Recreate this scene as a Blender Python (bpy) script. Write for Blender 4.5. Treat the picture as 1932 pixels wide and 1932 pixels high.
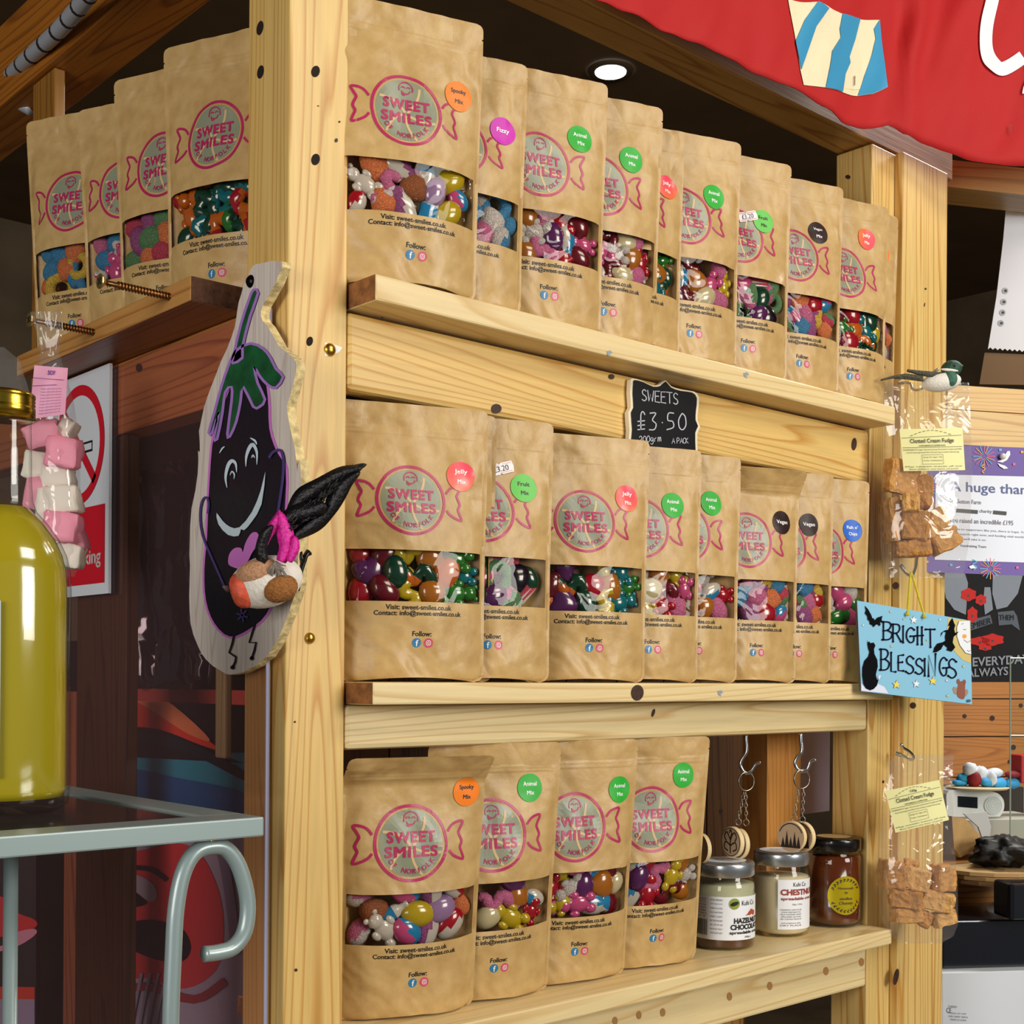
import bpy, bmesh, math, random
from mathutils import Vector, Matrix, noise, geometry
for o in list(bpy.data.objects): bpy.data.objects.remove(o)
SC = bpy.context.scene; COL = SC.collection
R = math.radians; E = 1.40          # eye height
# ---------------------------------------------------------------- camera
FPX, CX, H0, YAW, ROLL = 2480.0, 966.0, 1279.0, R(48.3), R(0.38)
FWD = Vector((math.cos(YAW), math.sin(YAW), 0)); RGT = Vector((math.sin(YAW), -math.cos(YAW), 0)); UP = Vector((0, 0, 1))
EYE = Vector((0, 0, E))
cam = bpy.data.cameras.new('camera'); camo = bpy.data.objects.new('camera', cam); COL.objects.link(camo)
rc = RGT*math.cos(ROLL)+UP*math.sin(ROLL); uc = UP*math.cos(ROLL)-RGT*math.sin(ROLL)
m = Matrix((rc, uc, -FWD)).transposed().to_4x4(); m.translation = EYE
camo.matrix_world = m
cam.sensor_width = 36; cam.lens = FPX/1932*36; cam.shift_y = (H0-966)/1932; cam.clip_start = .02; cam.clip_end = 60
SC.camera = camo
# ---------------------------------------------------------------- world, lamps, exposure
SC.view_settings.view_transform = 'Standard'; SC.view_settings.look = 'None'; SC.view_settings.gamma = 1
SC.view_settings.exposure = 0.25
W = bpy.data.worlds.new('world'); SC.world = W; W.use_nodes = True
W.node_tree.nodes['Background'].inputs[0].default_value = (.80, .88, 1, 1); W.node_tree.nodes['Background'].inputs[1].default_value = .10
def area(name, loc, aim, sx, sy, power, col):
    l = bpy.data.lights.new(name, 'AREA'); l.shape = 'RECTANGLE'; l.size = sx; l.size_y = sy; l.energy = power; l.color = col
    o = bpy.data.objects.new(name, l); COL.objects.link(o); o.location = loc
    o.rotation_euler = (Vector(aim)-Vector(loc)).to_track_quat('-Z', 'Y').to_euler(); return o
area('unseen_side_light', (1.55, -1.75, E+.55), (.95, .92, E-.02), 1.0, .9, 40, (1, .96, .88))
area('added_overhead_light', (1.3, -.7, E+1.35), (1.05, .92, E-.2), .9, .5, 13, (1, .93, .82))  # added overhead fill on the shelves, not a known fitting
area('unseen_side_light', (-1.75, .05, E+.22), (.6, 1.1, E-.1), 1.2, 1.0, 30, (1, .96, .9))  # added fill from the left for the side face and mural, no known window
area('added_overhead_light', (2.5, .9, E+1.35), (2.2, 1.0, E-.3), .6, .5, 26, (1, .96, .9))  # added overhead fill that brightens the background at right, source unseen
# ---------------------------------------------------------------- pixel to ray
def ray(x, y):
    ix, iy = (x-CX)/FPX, -(y-H0)/FPX
    return FWD+RGT*(ix*math.cos(ROLL)-iy*math.sin(ROLL))+UP*(ix*math.sin(ROLL)+iy*math.cos(ROLL))
def pt(x, y, t): return EYE+ray(x, y)*t
def onY(x, y, Y): d = ray(x, y); return EYE+d*(Y/d.y)
def onX(x, y, X): d = ray(x, y); return EYE+d*(X/d.x)
def onZ(x, y, z): d = ray(x, y); return EYE+d*((z-E)/d.z)
def zc(pts, s, ox, oy): return [(ox+a/s, oy+b/s) for a, b in pts]
# ---------------------------------------------------------------- materials
def lin(c):
    if isinstance(c, str): c = tuple(int(c[i:i+2], 16)/255 for i in (0, 2, 4))
    return tuple((v/12.92 if v <= .04045 else ((v+.055)/1.055)**2.4) for v in c)+(1,)
MT = {}
def newmat(name):
    m = bpy.data.materials.new(name); m.use_nodes = True; return m, m.node_tree, m.node_tree.nodes['Principled BSDF']
def mat(name, c='808080', rough=.5, metal=0, coat=0, emit=0, bump=None, spec=.5, var=0, trans=0, sss=0):
    if name in MT: return MT[name]
    m, t, b = newmat(name); L = t.links
    b.inputs['Base Color'].default_value = lin(c); b.inputs['Roughness'].default_value = rough; b.inputs['Metallic'].default_value = metal
    b.inputs['Coat Weight'].default_value = coat; b.inputs['Coat Roughness'].default_value = .08; b.inputs['Specular IOR Level'].default_value = spec
    b.inputs['Transmission Weight'].default_value = trans
    if sss:
        b.inputs['Subsurface Weight'].default_value = sss; b.inputs['Subsurface Radius'].default_value = (.006, .004, .003); b.inputs['Subsurface Scale'].default_value = 1
    if emit: b.inputs['Emission Color'].default_value = lin(c); b.inputs['Emission Strength'].default_value = emit
    tc = t.nodes.new('ShaderNodeTexCoord')
    if bump:
        n = t.nodes.new('ShaderNodeTexNoise'); n.inputs['Scale'].default_value = bump[0]; n.inputs['Detail'].default_value = bump[2] if len(bump) > 2 else 3
        L.new(tc.outputs['Object'], n.inputs['Vector'])
        q = t.nodes.new('ShaderNodeBump'); q.inputs['Strength'].default_value = bump[1]; q.inputs['Distance'].default_value = bump[3] if len(bump) > 3 else .002
        L.new(n.outputs['Fac'], q.inputs['Height']); L.new(q.outputs['Normal'], b.inputs['Normal'])
        if var:
            r = t.nodes.new('ShaderNodeValToRGB'); cl = lin(c)
            r.color_ramp.elements[0].position = .32; r.color_ramp.elements[1].position = .68
            r.color_ramp.elements[0].color = tuple(v*(1-var) for v in cl[:3])+(1,); r.color_ramp.elements[1].color = tuple(min(1, v*(1+var)) for v in cl[:3])+(1,)
            L.new(n.outputs['Fac'], r.inputs['Fac']); L.new(r.outputs['Color'], b.inputs['Base Color'])
    MT[name] = m; return m
def wood(name, c1='', c2='', c3='', axis='X', rough=.45, grain=1.0, coat=.15, ringscale=1.0, ang=0):
    if name in MT: return MT[name]
    m, t, b = newmat(name); L = t.links; N = t.nodes.new
    tc = N('ShaderNodeTexCoord'); mp = N('ShaderNodeMapping'); ai = 'XYZ'.index(axis)
    sc = [1, 1, 1]; sc[ai] = .045; mp.inputs['Scale'].default_value = sc; rm = N('ShaderNodeMapping'); rm.inputs['Rotation'].default_value = (0, 0, ang); L.new(tc.outputs['Object'], rm.inputs['Vector']); L.new(rm.outputs['Vector'], mp.inputs['Vector'])
    oi = N('ShaderNodeObjectInfo'); vm = N('ShaderNodeVectorMath'); vm.operation = 'ADD'; mu = N('ShaderNodeMath'); mu.operation = 'MULTIPLY'; mu.inputs[1].default_value = 3.7
    L.new(oi.outputs['Random'], mu.inputs[0]); L.new(mp.outputs['Vector'], vm.inputs[0]); L.new(mu.outputs[0], vm.inputs[1])
    n1 = N('ShaderNodeTexNoise'); n1.inputs['Scale'].default_value = 14*ringscale; n1.inputs['Detail'].default_value = 1.5; L.new(vm.outputs[0], n1.inputs['Vector'])
    # rings: noise turned into bands
    m1 = N('ShaderNodeMath'); m1.operation = 'MULTIPLY'; m1.inputs[1].default_value = 22; L.new(n1.outputs['Fac'], m1.inputs[0])
    m2 = N('ShaderNodeMath'); m2.operation = 'FRACT'; L.new(m1.outputs[0], m2.inputs[0])
    r1 = N('ShaderNodeValToRGB'); e = r1.color_ramp.elements; e[0].position = 0; e[0].color = lin(c1); e[1].position = 1; e[1].color = lin(c1)
    x = e.new(.62); x.color = lin(c1); x = e.new(.9); x.color = lin(c2)
    L.new(m2.outputs[0], r1.inputs['Fac'])
    n2 = N('ShaderNodeTexNoise'); n2.inputs['Scale'].default_value = 260; n2.inputs['Detail'].default_value = 2; L.new(vm.outputs[0], n2.inputs['Vector'])
    mx = N('ShaderNodeMixRGB'); mx.blend_type = 'MULTIPLY'; mx.inputs['Fac'].default_value = .35*grain
    L.new(r1.outputs['Color'], mx.inputs[1]); L.new(n2.outputs['Fac'], mx.inputs[2])
    n3 = N('ShaderNodeTexNoise'); n3.inputs['Scale'].default_value = 5; n3.inputs['Detail'].default_value = 1; L.new(vm.outputs[0], n3.inputs['Vector'])
    mx2 = N('ShaderNodeMixRGB'); mx2.blend_type = 'MIX'; rr = N('ShaderNodeValToRGB'); rr.color_ramp.elements[0].position = .45; rr.color_ramp.elements[1].position = .75
    rr.color_ramp.elements[1].color = (.55, .55, .55, 1)
    L.new(n3.outputs['Fac'], rr.inputs['Fac']); L.new(rr.outputs['Color'], mx2.inputs['Fac']); L.new(mx.outputs[0], mx2.inputs[1]); mx2.inputs[2].default_value = lin(c3)
    out = mx2.outputs[0]
    L.new(out, b.inputs['Base Color']); b.inputs['Roughness'].default_value = rough; b.inputs['Coat Weight'].default_value = coat; b.inputs['Coat Roughness'].default_value = .3
    bp = N('ShaderNodeBump'); bp.inputs['Strength'].default_value = .25; bp.inputs['Distance'].default_value = .0008; L.new(n2.outputs['Fac'], bp.inputs['Height']); L.new(bp.outputs['Normal'], b.inputs['Normal'])
    MT[name] = m; return m
def film(name, base=.06, edge=.6, tint=(1, 1, 1), rough=.06, bscale=30, bstr=.6, body=0, bcol='ffffff'):
    if name in MT: return MT[name]
    m = bpy.data.materials.new(name); m.use_nodes = True; t = m.node_tree; t.nodes.clear(); N = t.nodes.new; L = t.links
    out = N('ShaderNodeOutputMaterial'); mix = N('ShaderNodeMixShader'); tr = N('ShaderNodeBsdfTransparent'); gl = N('ShaderNodeBsdfGlossy')
    tr.inputs[0].default_value = tint+(1,); gl.inputs['Roughness'].default_value = rough
    fr = N('ShaderNodeLayerWeight'); fr.inputs[0].default_value = .5; pw = N('ShaderNodeMath'); pw.operation = 'POWER'; pw.inputs[1].default_value = 4; ml = N('ShaderNodeMath'); ml.operation = 'MULTIPLY'; ml.inputs[1].default_value = edge
    ad = N('ShaderNodeMath'); ad.operation = 'ADD'; ad.inputs[1].default_value = base; ad.use_clamp = True
    tc = N('ShaderNodeTexCoord'); n = N('ShaderNodeTexNoise'); n.inputs['Scale'].default_value = bscale; n.inputs['Detail'].default_value = 2; n.inputs['Distortion'].default_value = 1.2
    L.new(tc.outputs['Object'], n.inputs['Vector']); bp = N('ShaderNodeBump'); bp.inputs['Strength'].default_value = bstr; bp.inputs['Distance'].default_value = .004
    L.new(n.outputs['Fac'], bp.inputs['Height']); L.new(bp.outputs[0], gl.inputs['Normal']); L.new(bp.outputs[0], fr.inputs['Normal'])
    L.new(fr.outputs['Facing'], pw.inputs[0]); L.new(pw.outputs[0], ml.inputs[0]); L.new(ml.outputs[0], ad.inputs[0]); L.new(ad.outputs[0], mix.inputs[0]); L.new(tr.outputs[0], mix.inputs[1]); L.new(gl.outputs[0], mix.inputs[2])
    fin = mix.outputs[0]
    if body:
        df = N('ShaderNodeBsdfDiffuse'); df.inputs[0].default_value = lin(bcol); m3 = N('ShaderNodeMixShader'); m3.inputs[0].default_value = body
        L.new(fin, m3.inputs[1]); L.new(df.outputs[0], m3.inputs[2]); fin = m3.outputs[0]
    L.new(fin, out.inputs[0]); MT[name] = m; return m
PINE = lambda ax: wood('pine_'+ax, 'f0cb7c', 'cf9440', 'e4b560', ax)
PINEL = lambda ax: wood('pale_pine_'+ax, 'f2dba4', 'dcb878', 'ecca8c', ax, grain=.7)
PINEO = lambda ax: wood('orange_pine_'+ax, 'c98243', '9c5526', 'b8692f', ax)
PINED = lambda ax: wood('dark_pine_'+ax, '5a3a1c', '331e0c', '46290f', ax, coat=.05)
ENDG = mat('end_grain', '8a5a30', .8, bump=(120, .5), var=.35)
KNOT = mat('knot', '3a1d0a', .6, bump=(200, .3), var=.3)
HOLE = mat('hole_dark', '1c0d05', .9)
KRAFT = None
def kraftm():
    m, t, b = newmat('kraft_paper'); L = t.links; N = t.nodes.new
    tc = N('ShaderNodeTexCoord'); n = N('ShaderNodeTexNoise'); n.inputs['Scale'].default_value = 55; n.inputs['Detail'].default_value = 4; L.new(tc.outputs['Object'], n.inputs['Vector'])
    n2 = N('ShaderNodeTexNoise'); n2.inputs['Scale'].default_value = 14; n2.inputs['Detail'].default_value = 2; n2.inputs['Distortion'].default_value = .8; L.new(tc.outputs['Object'], n2.inputs['Vector'])
    n3 = N('ShaderNodeTexNoise'); n3.inputs['Scale'].default_value = 900; L.new(tc.outputs['Object'], n3.inputs['Vector'])
    r = N('ShaderNodeValToRGB'); r.color_ramp.elements[0].position = .3; r.color_ramp.elements[1].position = .7
    r.color_ramp.elements[0].color = lin('b8935a'); r.color_ramp.elements[1].color = lin('cbaa70'); L.new(n.outputs['Fac'], r.inputs['Fac']); L.new(r.outputs[0], b.inputs['Base Color'])
    a = N('ShaderNodeMath'); a.operation = 'MULTIPLY_ADD'; a.inputs[1].default_value = .12; L.new(n.outputs['Fac'], a.inputs[0]); L.new(n2.outputs['Fac'], a.inputs[2])
    bp = N('ShaderNodeBump'); bp.inputs['Strength'].default_value = .95; bp.inputs['Distance'].default_value = .010; L.new(a.outputs[0], bp.inputs['Height']); L.new(bp.outputs[0], b.inputs['Normal'])
    b.inputs['Roughness'].default_value = .42; b.inputs['Specular IOR Level'].default_value = .45; return m
KRAFT = kraftm()
RASP = mat('raspberry_ink', 'b4265a', .4); SAGE = mat('sage_ink', '8d9179', .35); KRIB = mat('kraft_swirl_ink', 'd3b582', .45); INK = mat('black_ink', '17130f', .5)
WHITE = mat('white_paint', 'f2f2f0', .45); FBB = mat('blue_icon', '2a78a8', .45); IGP = mat('pink_icon', 'cf4a68', .45)
FILM = film('clear_film', .020, .3, (.94, .91, .87), .03, 21, 1.0)
CELLO = film('cellophane', .05, .5, (.97, .97, .97), .05, 28, 1.0, .035)
GLASS = film('clear_glass', .04, .6, (.97, 1, .98), .02, 8, .05)
PERSPEX = film('perspex', .03, .4, (.97, .90, .91), .03, 6, .25, .03, 'c8a0a8')
STEEL = mat('steel', 'c8ccd0', .18, 1); BRASS = mat('brass', 'caa24a', .3, 1); BLACK = mat('black', '101014', .5)
GREYM = mat('grey_painted_metal', '8fa0a0', .35, .2, coat=.3)
# ---------------------------------------------------------------- objects
TF = {}
def tagp(o, label=None, cat=None, group=None, kind=None):
    if label: o['label'] = label
    if cat: o['category'] = cat
    if group: o['group'] = group
    if kind: o['kind'] = kind
    return o
def thing(name, label, cat, M, group=None):
    if not isinstance(M, Matrix): M = Matrix.Translation(Vector(M))
    o = bpy.data.objects.new(name, None); o.empty_display_size = .02; COL.objects.link(o); o.matrix_world = M; TF[o.name] = M.copy(); tagp(o, label, cat, group); return o
class MB:
    def __init__(s): s.v = []; s.f = []; s.m = []
    def add(s, V, F, mi=0):
        b = len(s.v); s.v += [Vector(v) for v in V]; s.f += [tuple(b+i for i in f) for f in F]; s.m += [mi]*len(F); return s
    def box(s, a, b, mi=0, M=None, faces=None):
        x0, y0, z0 = a; x1, y1, z1 = b
        V = [Vector(p) for p in ((x0, y0, z0), (x1, y0, z0), (x1, y1, z0), (x0, y1, z0), (x0, y0, z1), (x1, y0, z1), (x1, y1, z1), (x0, y1, z1))]
        if M: V = [M @ v for v in V]
        F = [(0, 3, 2, 1), (4, 5, 6, 7), (0, 1, 5, 4), (1, 2, 6, 5), (2, 3, 7, 6), (3, 0, 4, 7)]  # -z +z -y +x +y -x
        k = len(s.f); s.add(V, F, mi)
        if faces:
            for i, q in faces.items(): s.m[k+i] = q
        return s
    def tube(s, P, r, n=8, mi=0, cap=True, closed=False):
        P = [Vector(p) for p in P]; N = len(P); rs = r if isinstance(r, (list, tuple)) else [r]*N; V = []; F = []; prev = None
        for i, p in enumerate(P):
            if closed: d = (P[(i+1) % N]-P[i-1])
            else: d = (P[min(i+1, N-1)]-P[max(i-1, 0)])
            d.normalize()
            if prev is None: a = d.orthogonal().normalized()
            else: a = (prev-d*prev.dot(d)); a = a.normalized() if a.length > 1e-6 else d.orthogonal().normalized()
            prev = a; b = d.cross(a)
            for k in range(n): w = 2*math.pi*k/n; V.append(p+(a*math.cos(w)+b*math.sin(w))*rs[i])
        for i in range(N if closed else N-1):
            for k in range(n): j = (i+1) % N; F.append((i*n+k, i*n+(k+1) % n, j*n+(k+1) % n, j*n+k))
        if cap and not closed: F.append(tuple(range(n-1, -1, -1))); F.append(tuple((N-1)*n+k for k in range(n)))
        return s.add(V, F, mi)
    def lathe(s, prof, c=(0, 0, 0), n=32, mi=0, M=None, mis=None, cap=True):
        c = Vector(c); V = []; F = []
        for r, z in prof:
            for k in range(n): a = 2*math.pi*k/n; V.append(Vector((r*math.cos(a), r*math.sin(a), z)))
        if M: V = [M @ v for v in V]
        V = [v+c for v in V]; k0 = len(s.f)
        for i in range(len(prof)-1):
            for k in range(n): F.append((i*n+k, i*n+(k+1) % n, (i+1)*n+(k+1) % n, (i+1)*n+k))
        if cap:
            F.append(tuple(range(n-1, -1, -1))); F.append(tuple((len(prof)-1)*n+k for k in range(n)))
        s.add(V, F, mi)
        if mis:
            for i in range(len(prof)-1):
                for k in range(n): s.m[k0+i*n+k] = mis[i]
        return s
    def ball(s, c, r, mi=0, n=12, M=None, fn=None):
        r = r if isinstance(r, (tuple, list)) else (r, r, r); V = []; F = []; m_ = n//2+1
        for i in range(m_+1):
            th = math.pi*i/m_
            for k in range(n):
                ph = 2*math.pi*k/n; p = Vector((r[0]*math.sin(th)*math.cos(ph), r[1]*math.sin(th)*math.sin(ph), r[2]*math.cos(th)))
                if fn: p = fn(p)
                if M: p = M @ p
                V.append(p+Vector(c))
        for i in range(m_):
            for k in range(n): F.append((i*n+k, (i+1)*n+k, (i+1)*n+(k+1) % n, i*n+(k+1) % n))
        return s.add(V, F, mi)
    def prism(s, P, d, mi=0, side=None):
        """flat outline P (3-D points) pushed back by vector d"""
        P = [Vector(p) for p in P]; d = Vector(d); n = len(P)
        tri = geometry.tessellate_polygon([P]); V = P+[p+d for p in P]
        nn = Vector((0, 0, 0))
        for i in range(n): nn += P[i].cross(P[(i+1) % n])
        F = []
        for t in tri:
            q = (P[t[1]]-P[t[0]]).cross(P[t[2]]-P[t[0]])
            t = tuple(t)
            if q.dot(d) > 0: t = t[::-1]
            F.append(t)
        B = [tuple(i+n for i in t[::-1]) for t in F]
        S = [(i, (i+1) % n, (i+1) % n+n, i+n) for i in range(n)]
        if nn.dot(d) < 0: S = [f[::-1] for f in S]
        s.add(V, F, mi); b0 = len(s.v)-len(V); s.f += [tuple(b0+i for i in f) for f in B+S]; s.m += [mi]*len(B)+[side if side is not None else mi]*len(S); return s
    def map2(s, vf, fn, mi=0):
        V, F = vf; return s.add([fn(*v) for v in V], F, mi)
def base_of(V):
    xs = [v.x for v in V]; ys = [v.y for v in V]; zs = [v.z for v in V]
    return Vector(((min(xs)+max(xs))/2, (min(ys)+max(ys))/2, min(zs)))
def mk(name, mb, mats, parent=None, label=None, cat=None, group=None, kind=None, smooth=False, bevel=0, local=False, doubles=False, sub=0):
    if not isinstance(mats, (list, tuple)): mats = [mats]
    me = bpy.data.meshes.new(name)
    if parent is not None: M = TF[parent.name]
    else: M = Matrix.Translation(base_of(mb.v))
    I = M.inverted(); V = mb.v if local else [I @ v for v in mb.v]
    me.from_pydata([tuple(v) for v in V], [], mb.f)
    for q in mats: me.materials.append(q)
    me.polygons.foreach_set('material_index', mb.m)
    if doubles or bevel:
        bm = bmesh.new(); bm.from_mesh(me); bmesh.ops.remove_doubles(bm, verts=bm.verts, dist=1e-6); bmesh.ops.recalc_face_normals(bm, faces=bm.faces)
        bm.to_mesh(me); bm.free()
    me.polygons.foreach_set('use_smooth', [bool(smooth)]*len(me.polygons)); me.update()
    o = bpy.data.objects.new(name, me); COL.objects.link(o)
    if parent is not None: o.parent = parent; TF[o.name] = M
    else: o.matrix_world = M; TF[o.name] = M
    if bevel:
        b = o.modifiers.new('bevel', 'BEVEL'); b.width = bevel; b.segments = 2; b.limit_method = 'ANGLE'
    if sub: q = o.modifiers.new('sub', 'SUBSURF'); q.levels = sub; q.render_levels = sub
    tagp(o, label, cat, group, kind); return o
def tag_only(o, **k): return tagp(o, **k)
# ---------------------------------------------------------------- 2-D shapes
def poly2(P, cuts=0):
    P3 = [Vector((a, b, 0)) for a, b in P]; tri = geometry.tessellate_polygon([P3])
    F = []
    for t in tri:
        a, b, c = (P3[i] for i in t); t = tuple(t)
        if (b-a).cross(c-a).z < 0: t = t[::-1]
        F.append(t)
    V = [tuple(p) for p in P]
    if cuts:
        bm = bmesh.new(); vs = [bm.verts.new((a, b, 0)) for a, b in V]
        for f in F:
            try: bm.faces.new([vs[i] for i in f])
            except ValueError: pass
        for _ in range(cuts): bmesh.ops.subdivide_edges(bm, edges=bm.edges, cuts=1, use_grid_fill=True)
        bmesh.ops.triangulate(bm, faces=bm.faces)
        bm.verts.index_update(); V = [(v.co.x, v.co.y) for v in bm.verts]; F = [tuple(v.index for v in f.verts) for f in bm.faces]; bm.free()
    return V, F
def smooth2(P, n=4, closed=False):
    out = []; N = len(P)
    rng = range(N) if closed else range(N-1)
    for i in rng:
        g = (lambda k: P[k % N]) if closed else (lambda k: P[max(0, min(N-1, k))])
        p0, p1, p2, p3 = g(i-1), g(i), g(i+1), g(i+2)
        for k in range(n):
            t = k/n; out.append(tuple(.5*((2*p1[j])+(-p0[j]+p2[j])*t+(2*p0[j]-5*p1[j]+4*p2[j]-p3[j])*t*t+(-p0[j]+3*p1[j]-3*p2[j]+p3[j])*t**3) for j in range(len(p1))))
    if not closed: out.append(tuple(P[-1]))
    return out
def stroke2(P, w, closed=False, taper=False):
    N = len(P); V = []; F = []
    for i, p in enumerate(P):
        a = P[(i-1) % N] if closed or i > 0 else p; b = P[(i+1) % N] if closed or i < N-1 else p
        dx, dy = b[0]-a[0], b[1]-a[1]; l = math.hypot(dx, dy) or 1; nx, ny = -dy/l, dx/l
        ww = w/2*(math.sin(math.pi*(i+.6)/(N+.2)) if taper else 1)
        V += [(p[0]+nx*ww, p[1]+ny*ww), (p[0]-nx*ww, p[1]-ny*ww)]
    for i in range(N if closed else N-1): j = (i+1) % N; F.append((2*i, 2*i+1, 2*j+1, 2*j))
    return V, F
def disc2(cx, cy, rx, ry=None, n=24, rings=1, a0=0, tilt=0):
    ry = ry or rx; V = [(cx, cy)]; F = []
    for j in range(1, rings+1):
        for k in range(n):
            a = 2*math.pi*k/n+a0; x, y = rx*j/rings*math.cos(a), ry*j/rings*math.sin(a); V.append((cx+x*math.cos(tilt)-y*math.sin(tilt), cy+x*math.sin(tilt)+y*math.cos(tilt)))
    for k in range(n): F.append((0, 1+k, 1+(k+1) % n))
    for j in range(1, rings):
        for k in range(n): a = 1+(j-1)*n; b = 1+j*n; F.append((a+k, b+k, b+(k+1) % n, a+(k+1) % n))
    return V, F
def star2(cx, cy, r, r2=None, n=5, rot=math.pi/2):
    r2 = r2 or r*.42; return poly2([(cx+(r if k % 2 == 0 else r2)*math.cos(rot+math.pi*k/n), cy+(r if k % 2 == 0 else r2)*math.sin(rot+math.pi*k/n)) for k in range(2*n)])
def rect2(x0, y0, x1, y1): return [(x0, y0), (x1, y0), (x1, y1), (x0, y1)], [(0, 1, 2, 3)]
_tc = {}
def rawtext(s, bold, sp=1.0):
    k = (s, bold, sp)
    if k in _tc: return _tc[k]
    if bold > .015:      # heavy rounded letters: glyph plus a thick outline
        V, F = rawtext(s, 0, sp); V = list(V); F = list(F); E_ = {}
        for f in F:
            for i in range(len(f)):
                a, b = f[i], f[(i+1) % len(f)]; q = (min(a, b), max(a, b)); E_[q] = E_.get(q, 0)+1
        for (a, b), c in E_.items():
            if c == 1:
                (x0, y0), (x1, y1) = V[a], V[b]; dx, dy = x1-x0, y1-y0; l = math.hypot(dx, dy) or 1; dx, dy = dx/l*bold, dy/l*bold; n = len(V)
                V += [(x0-dx*.5-dy, y0-dy*.5+dx), (x0-dx*.5+dy, y0-dy*.5-dx), (x1+dx*.5+dy, y1+dy*.5-dx), (x1+dx*.5-dy, y1+dy*.5+dx)]; F.append((n, n+1, n+2, n+3))
        _tc[k] = (V, F); return V, F
    c = bpy.data.curves.new('t', 'FONT'); c.body = s; c.size = 1; c.offset = bold; c.resolution_u = 3; c.space_character = sp; c.fill_mode = 'FRONT'
    o = bpy.data.objects.new('t', c); COL.objects.link(o); dg = bpy.context.evaluated_depsgraph_get(); dg.update()
    me = o.evaluated_get(dg).to_mesh(); V = [(v.co.x, v.co.y) for v in me.vertices]; F = [tuple(p.vertices) for p in me.polygons]
    o.evaluated_get(dg).to_mesh_clear(); bpy.data.objects.remove(o); bpy.data.curves.remove(c); _tc[k] = (V, F); return V, F
def text2(s, cx, cy, w=None, h=None, bold=.0, rot=0, align='C', sp=1.0, slant=0):
    V, F = rawtext(s, bold, sp)
    x0, x1 = min(v[0] for v in V), max(v[0] for v in V); y0, y1 = min(v[1] for v in V), max(v[1] for v in V)
    k = w/(x1-x0) if w else h/(y1-y0); kx = k; ky = h/(y1-y0) if h else k
    ox = {'C': (x0+x1)/2, 'L': x0, 'R': x1}[align]; oy = (y0+y1)/2; out = []
    for x, y in V:
        a, b = (x-ox)*kx, (y-oy)*ky; a += slant*b; out.append((cx+a*math.cos(rot)-b*math.sin(rot), cy+a*math.sin(rot)+b*math.cos(rot)))
    return out, F
HAND = {'A': [[(0, 0), (.35, 1), (.7, 0)], [(.12, .38), (.58, .38)]], 'B': [[(0, 0), (0, 1)], [(-.08, 1), (.4, .98), (.55, .78), (.35, .55), (0, .5)], [(.3, .53), (.62, .35), (.55, .1), (.3, 0), (-.08, 0)]],
 'C': [[(.6, .85), (.35, 1), (.08, .75), (.05, .3), (.3, 0), (.6, .12)]], 'E': [[(.55, 1), (0, .97), (0, .5), (0, .02), (.58, 0)], [(0, .52), (.45, .55)]],
 'G': [[(.6, .85), (.35, 1), (.08, .75), (.05, .3), (.3, 0), (.55, .1), (.58, .42)], [(.32, .42), (.75, .45)]], 'H': [[(0, 0), (0, 1)], [(.5, 0), (.5, 1)], [(-.05, .5), (.6, .52)]],
 'I': [[(.1, 0), (.1, 1)]], 'K': [[(0, 0), (0, 1)], [(.5, 1), (.02, .5), (.55, 0)]], 'L': [[(0, 1), (0, .02), (.5, 0)]], 'N': [[(0, 0), (0, 1), (.55, 0), (.58, 1.05)]],
 'P': [[(0, 0), (0, 1), (.4, .98), (.52, .75), (.35, .5), (0, .48)]], 'R': [[(0, 0), (0, 1)], [(-.08, 1), (.4, .98), (.52, .75), (.35, .52), (0, .48)], [(.25, .48), (.62, 0)]],
 'S': [[(.55, .85), (.3, 1), (.08, .82), (.15, .58), (.45, .42), (.55, .18), (.3, 0), (.02, .12)]], 'T': [[(-.08, 1), (.62, 1)], [(.28, 1), (.3, 0)]], 'W': [[(0, 1), (.15, 0), (.35, .65), (.55, 0), (.7, 1)]],
 '0': [[(.3, 1), (.05, .6), (.1, .15), (.35, 0), (.58, .3), (.52, .8), (.3, 1)]], '2': [[(.05, .75), (.25, 1), (.5, .8), (.4, .45), (0, .02), (.55, 0)]], '3': [[(.05, 1), (.5, 1), (.25, .6), (.52, .35), (.4, .02), (0, 0)]],
 '5': [[(.55, 1), (.15, 1), (.1, .58), (.45, .5), (.5, .15), (.0, 0)]], '£': [[(.55, .9), (.4, 1.1), (.25, .9), (.25, 0)], [(0, .5), (.55, .55)], [(0, .25), (.55, .3)], [(.0, 0), (.55, .05)]], '.': [[(.1, .42), (.17, .45)]],
 'g': [[(.45, .6), (.2, .65), (.05, .35), (.25, .1), (.45, .35), (.5, .6), (.5, -.2), (.25, -.38), (.05, -.2)]], 'r': [[(.1, 0), (.1, .6), (.15, .5), (.4, .62)]], 'm': [[(0, 0), (.05, .6), (.2, .6), (.28, 0), (.35, .6), (.52, .6), (.58, 0)]]}
def hand(mb, s, x, y, h, fn, w=.12, mi=0, dots=False, wid=.62, slope=0, gap=.22):
    for ch in s:
        if ch == ' ': x += h*.4; continue
        wd = .2 if ch in 'I.' else .78 if ch == 'W' else .6
        for st in HAND[ch]:
            P = [(x+a*h*wid/.6, y+b*h+slope*(a*h)) for a, b in st]
            mb.map2(stroke2(smooth2(P, 4) if len(P) > 2 and ch not in 'NWAKLET' else P, w*h), fn, mi)
            if dots:
                for q in (P[0], P[-1]): mb.map2(disc2(q[0], q[1], w*h*.95, n=10), fn, mi)
        x += (wd+gap)*h*wid/.6; y += slope*(wd+gap)*h
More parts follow.
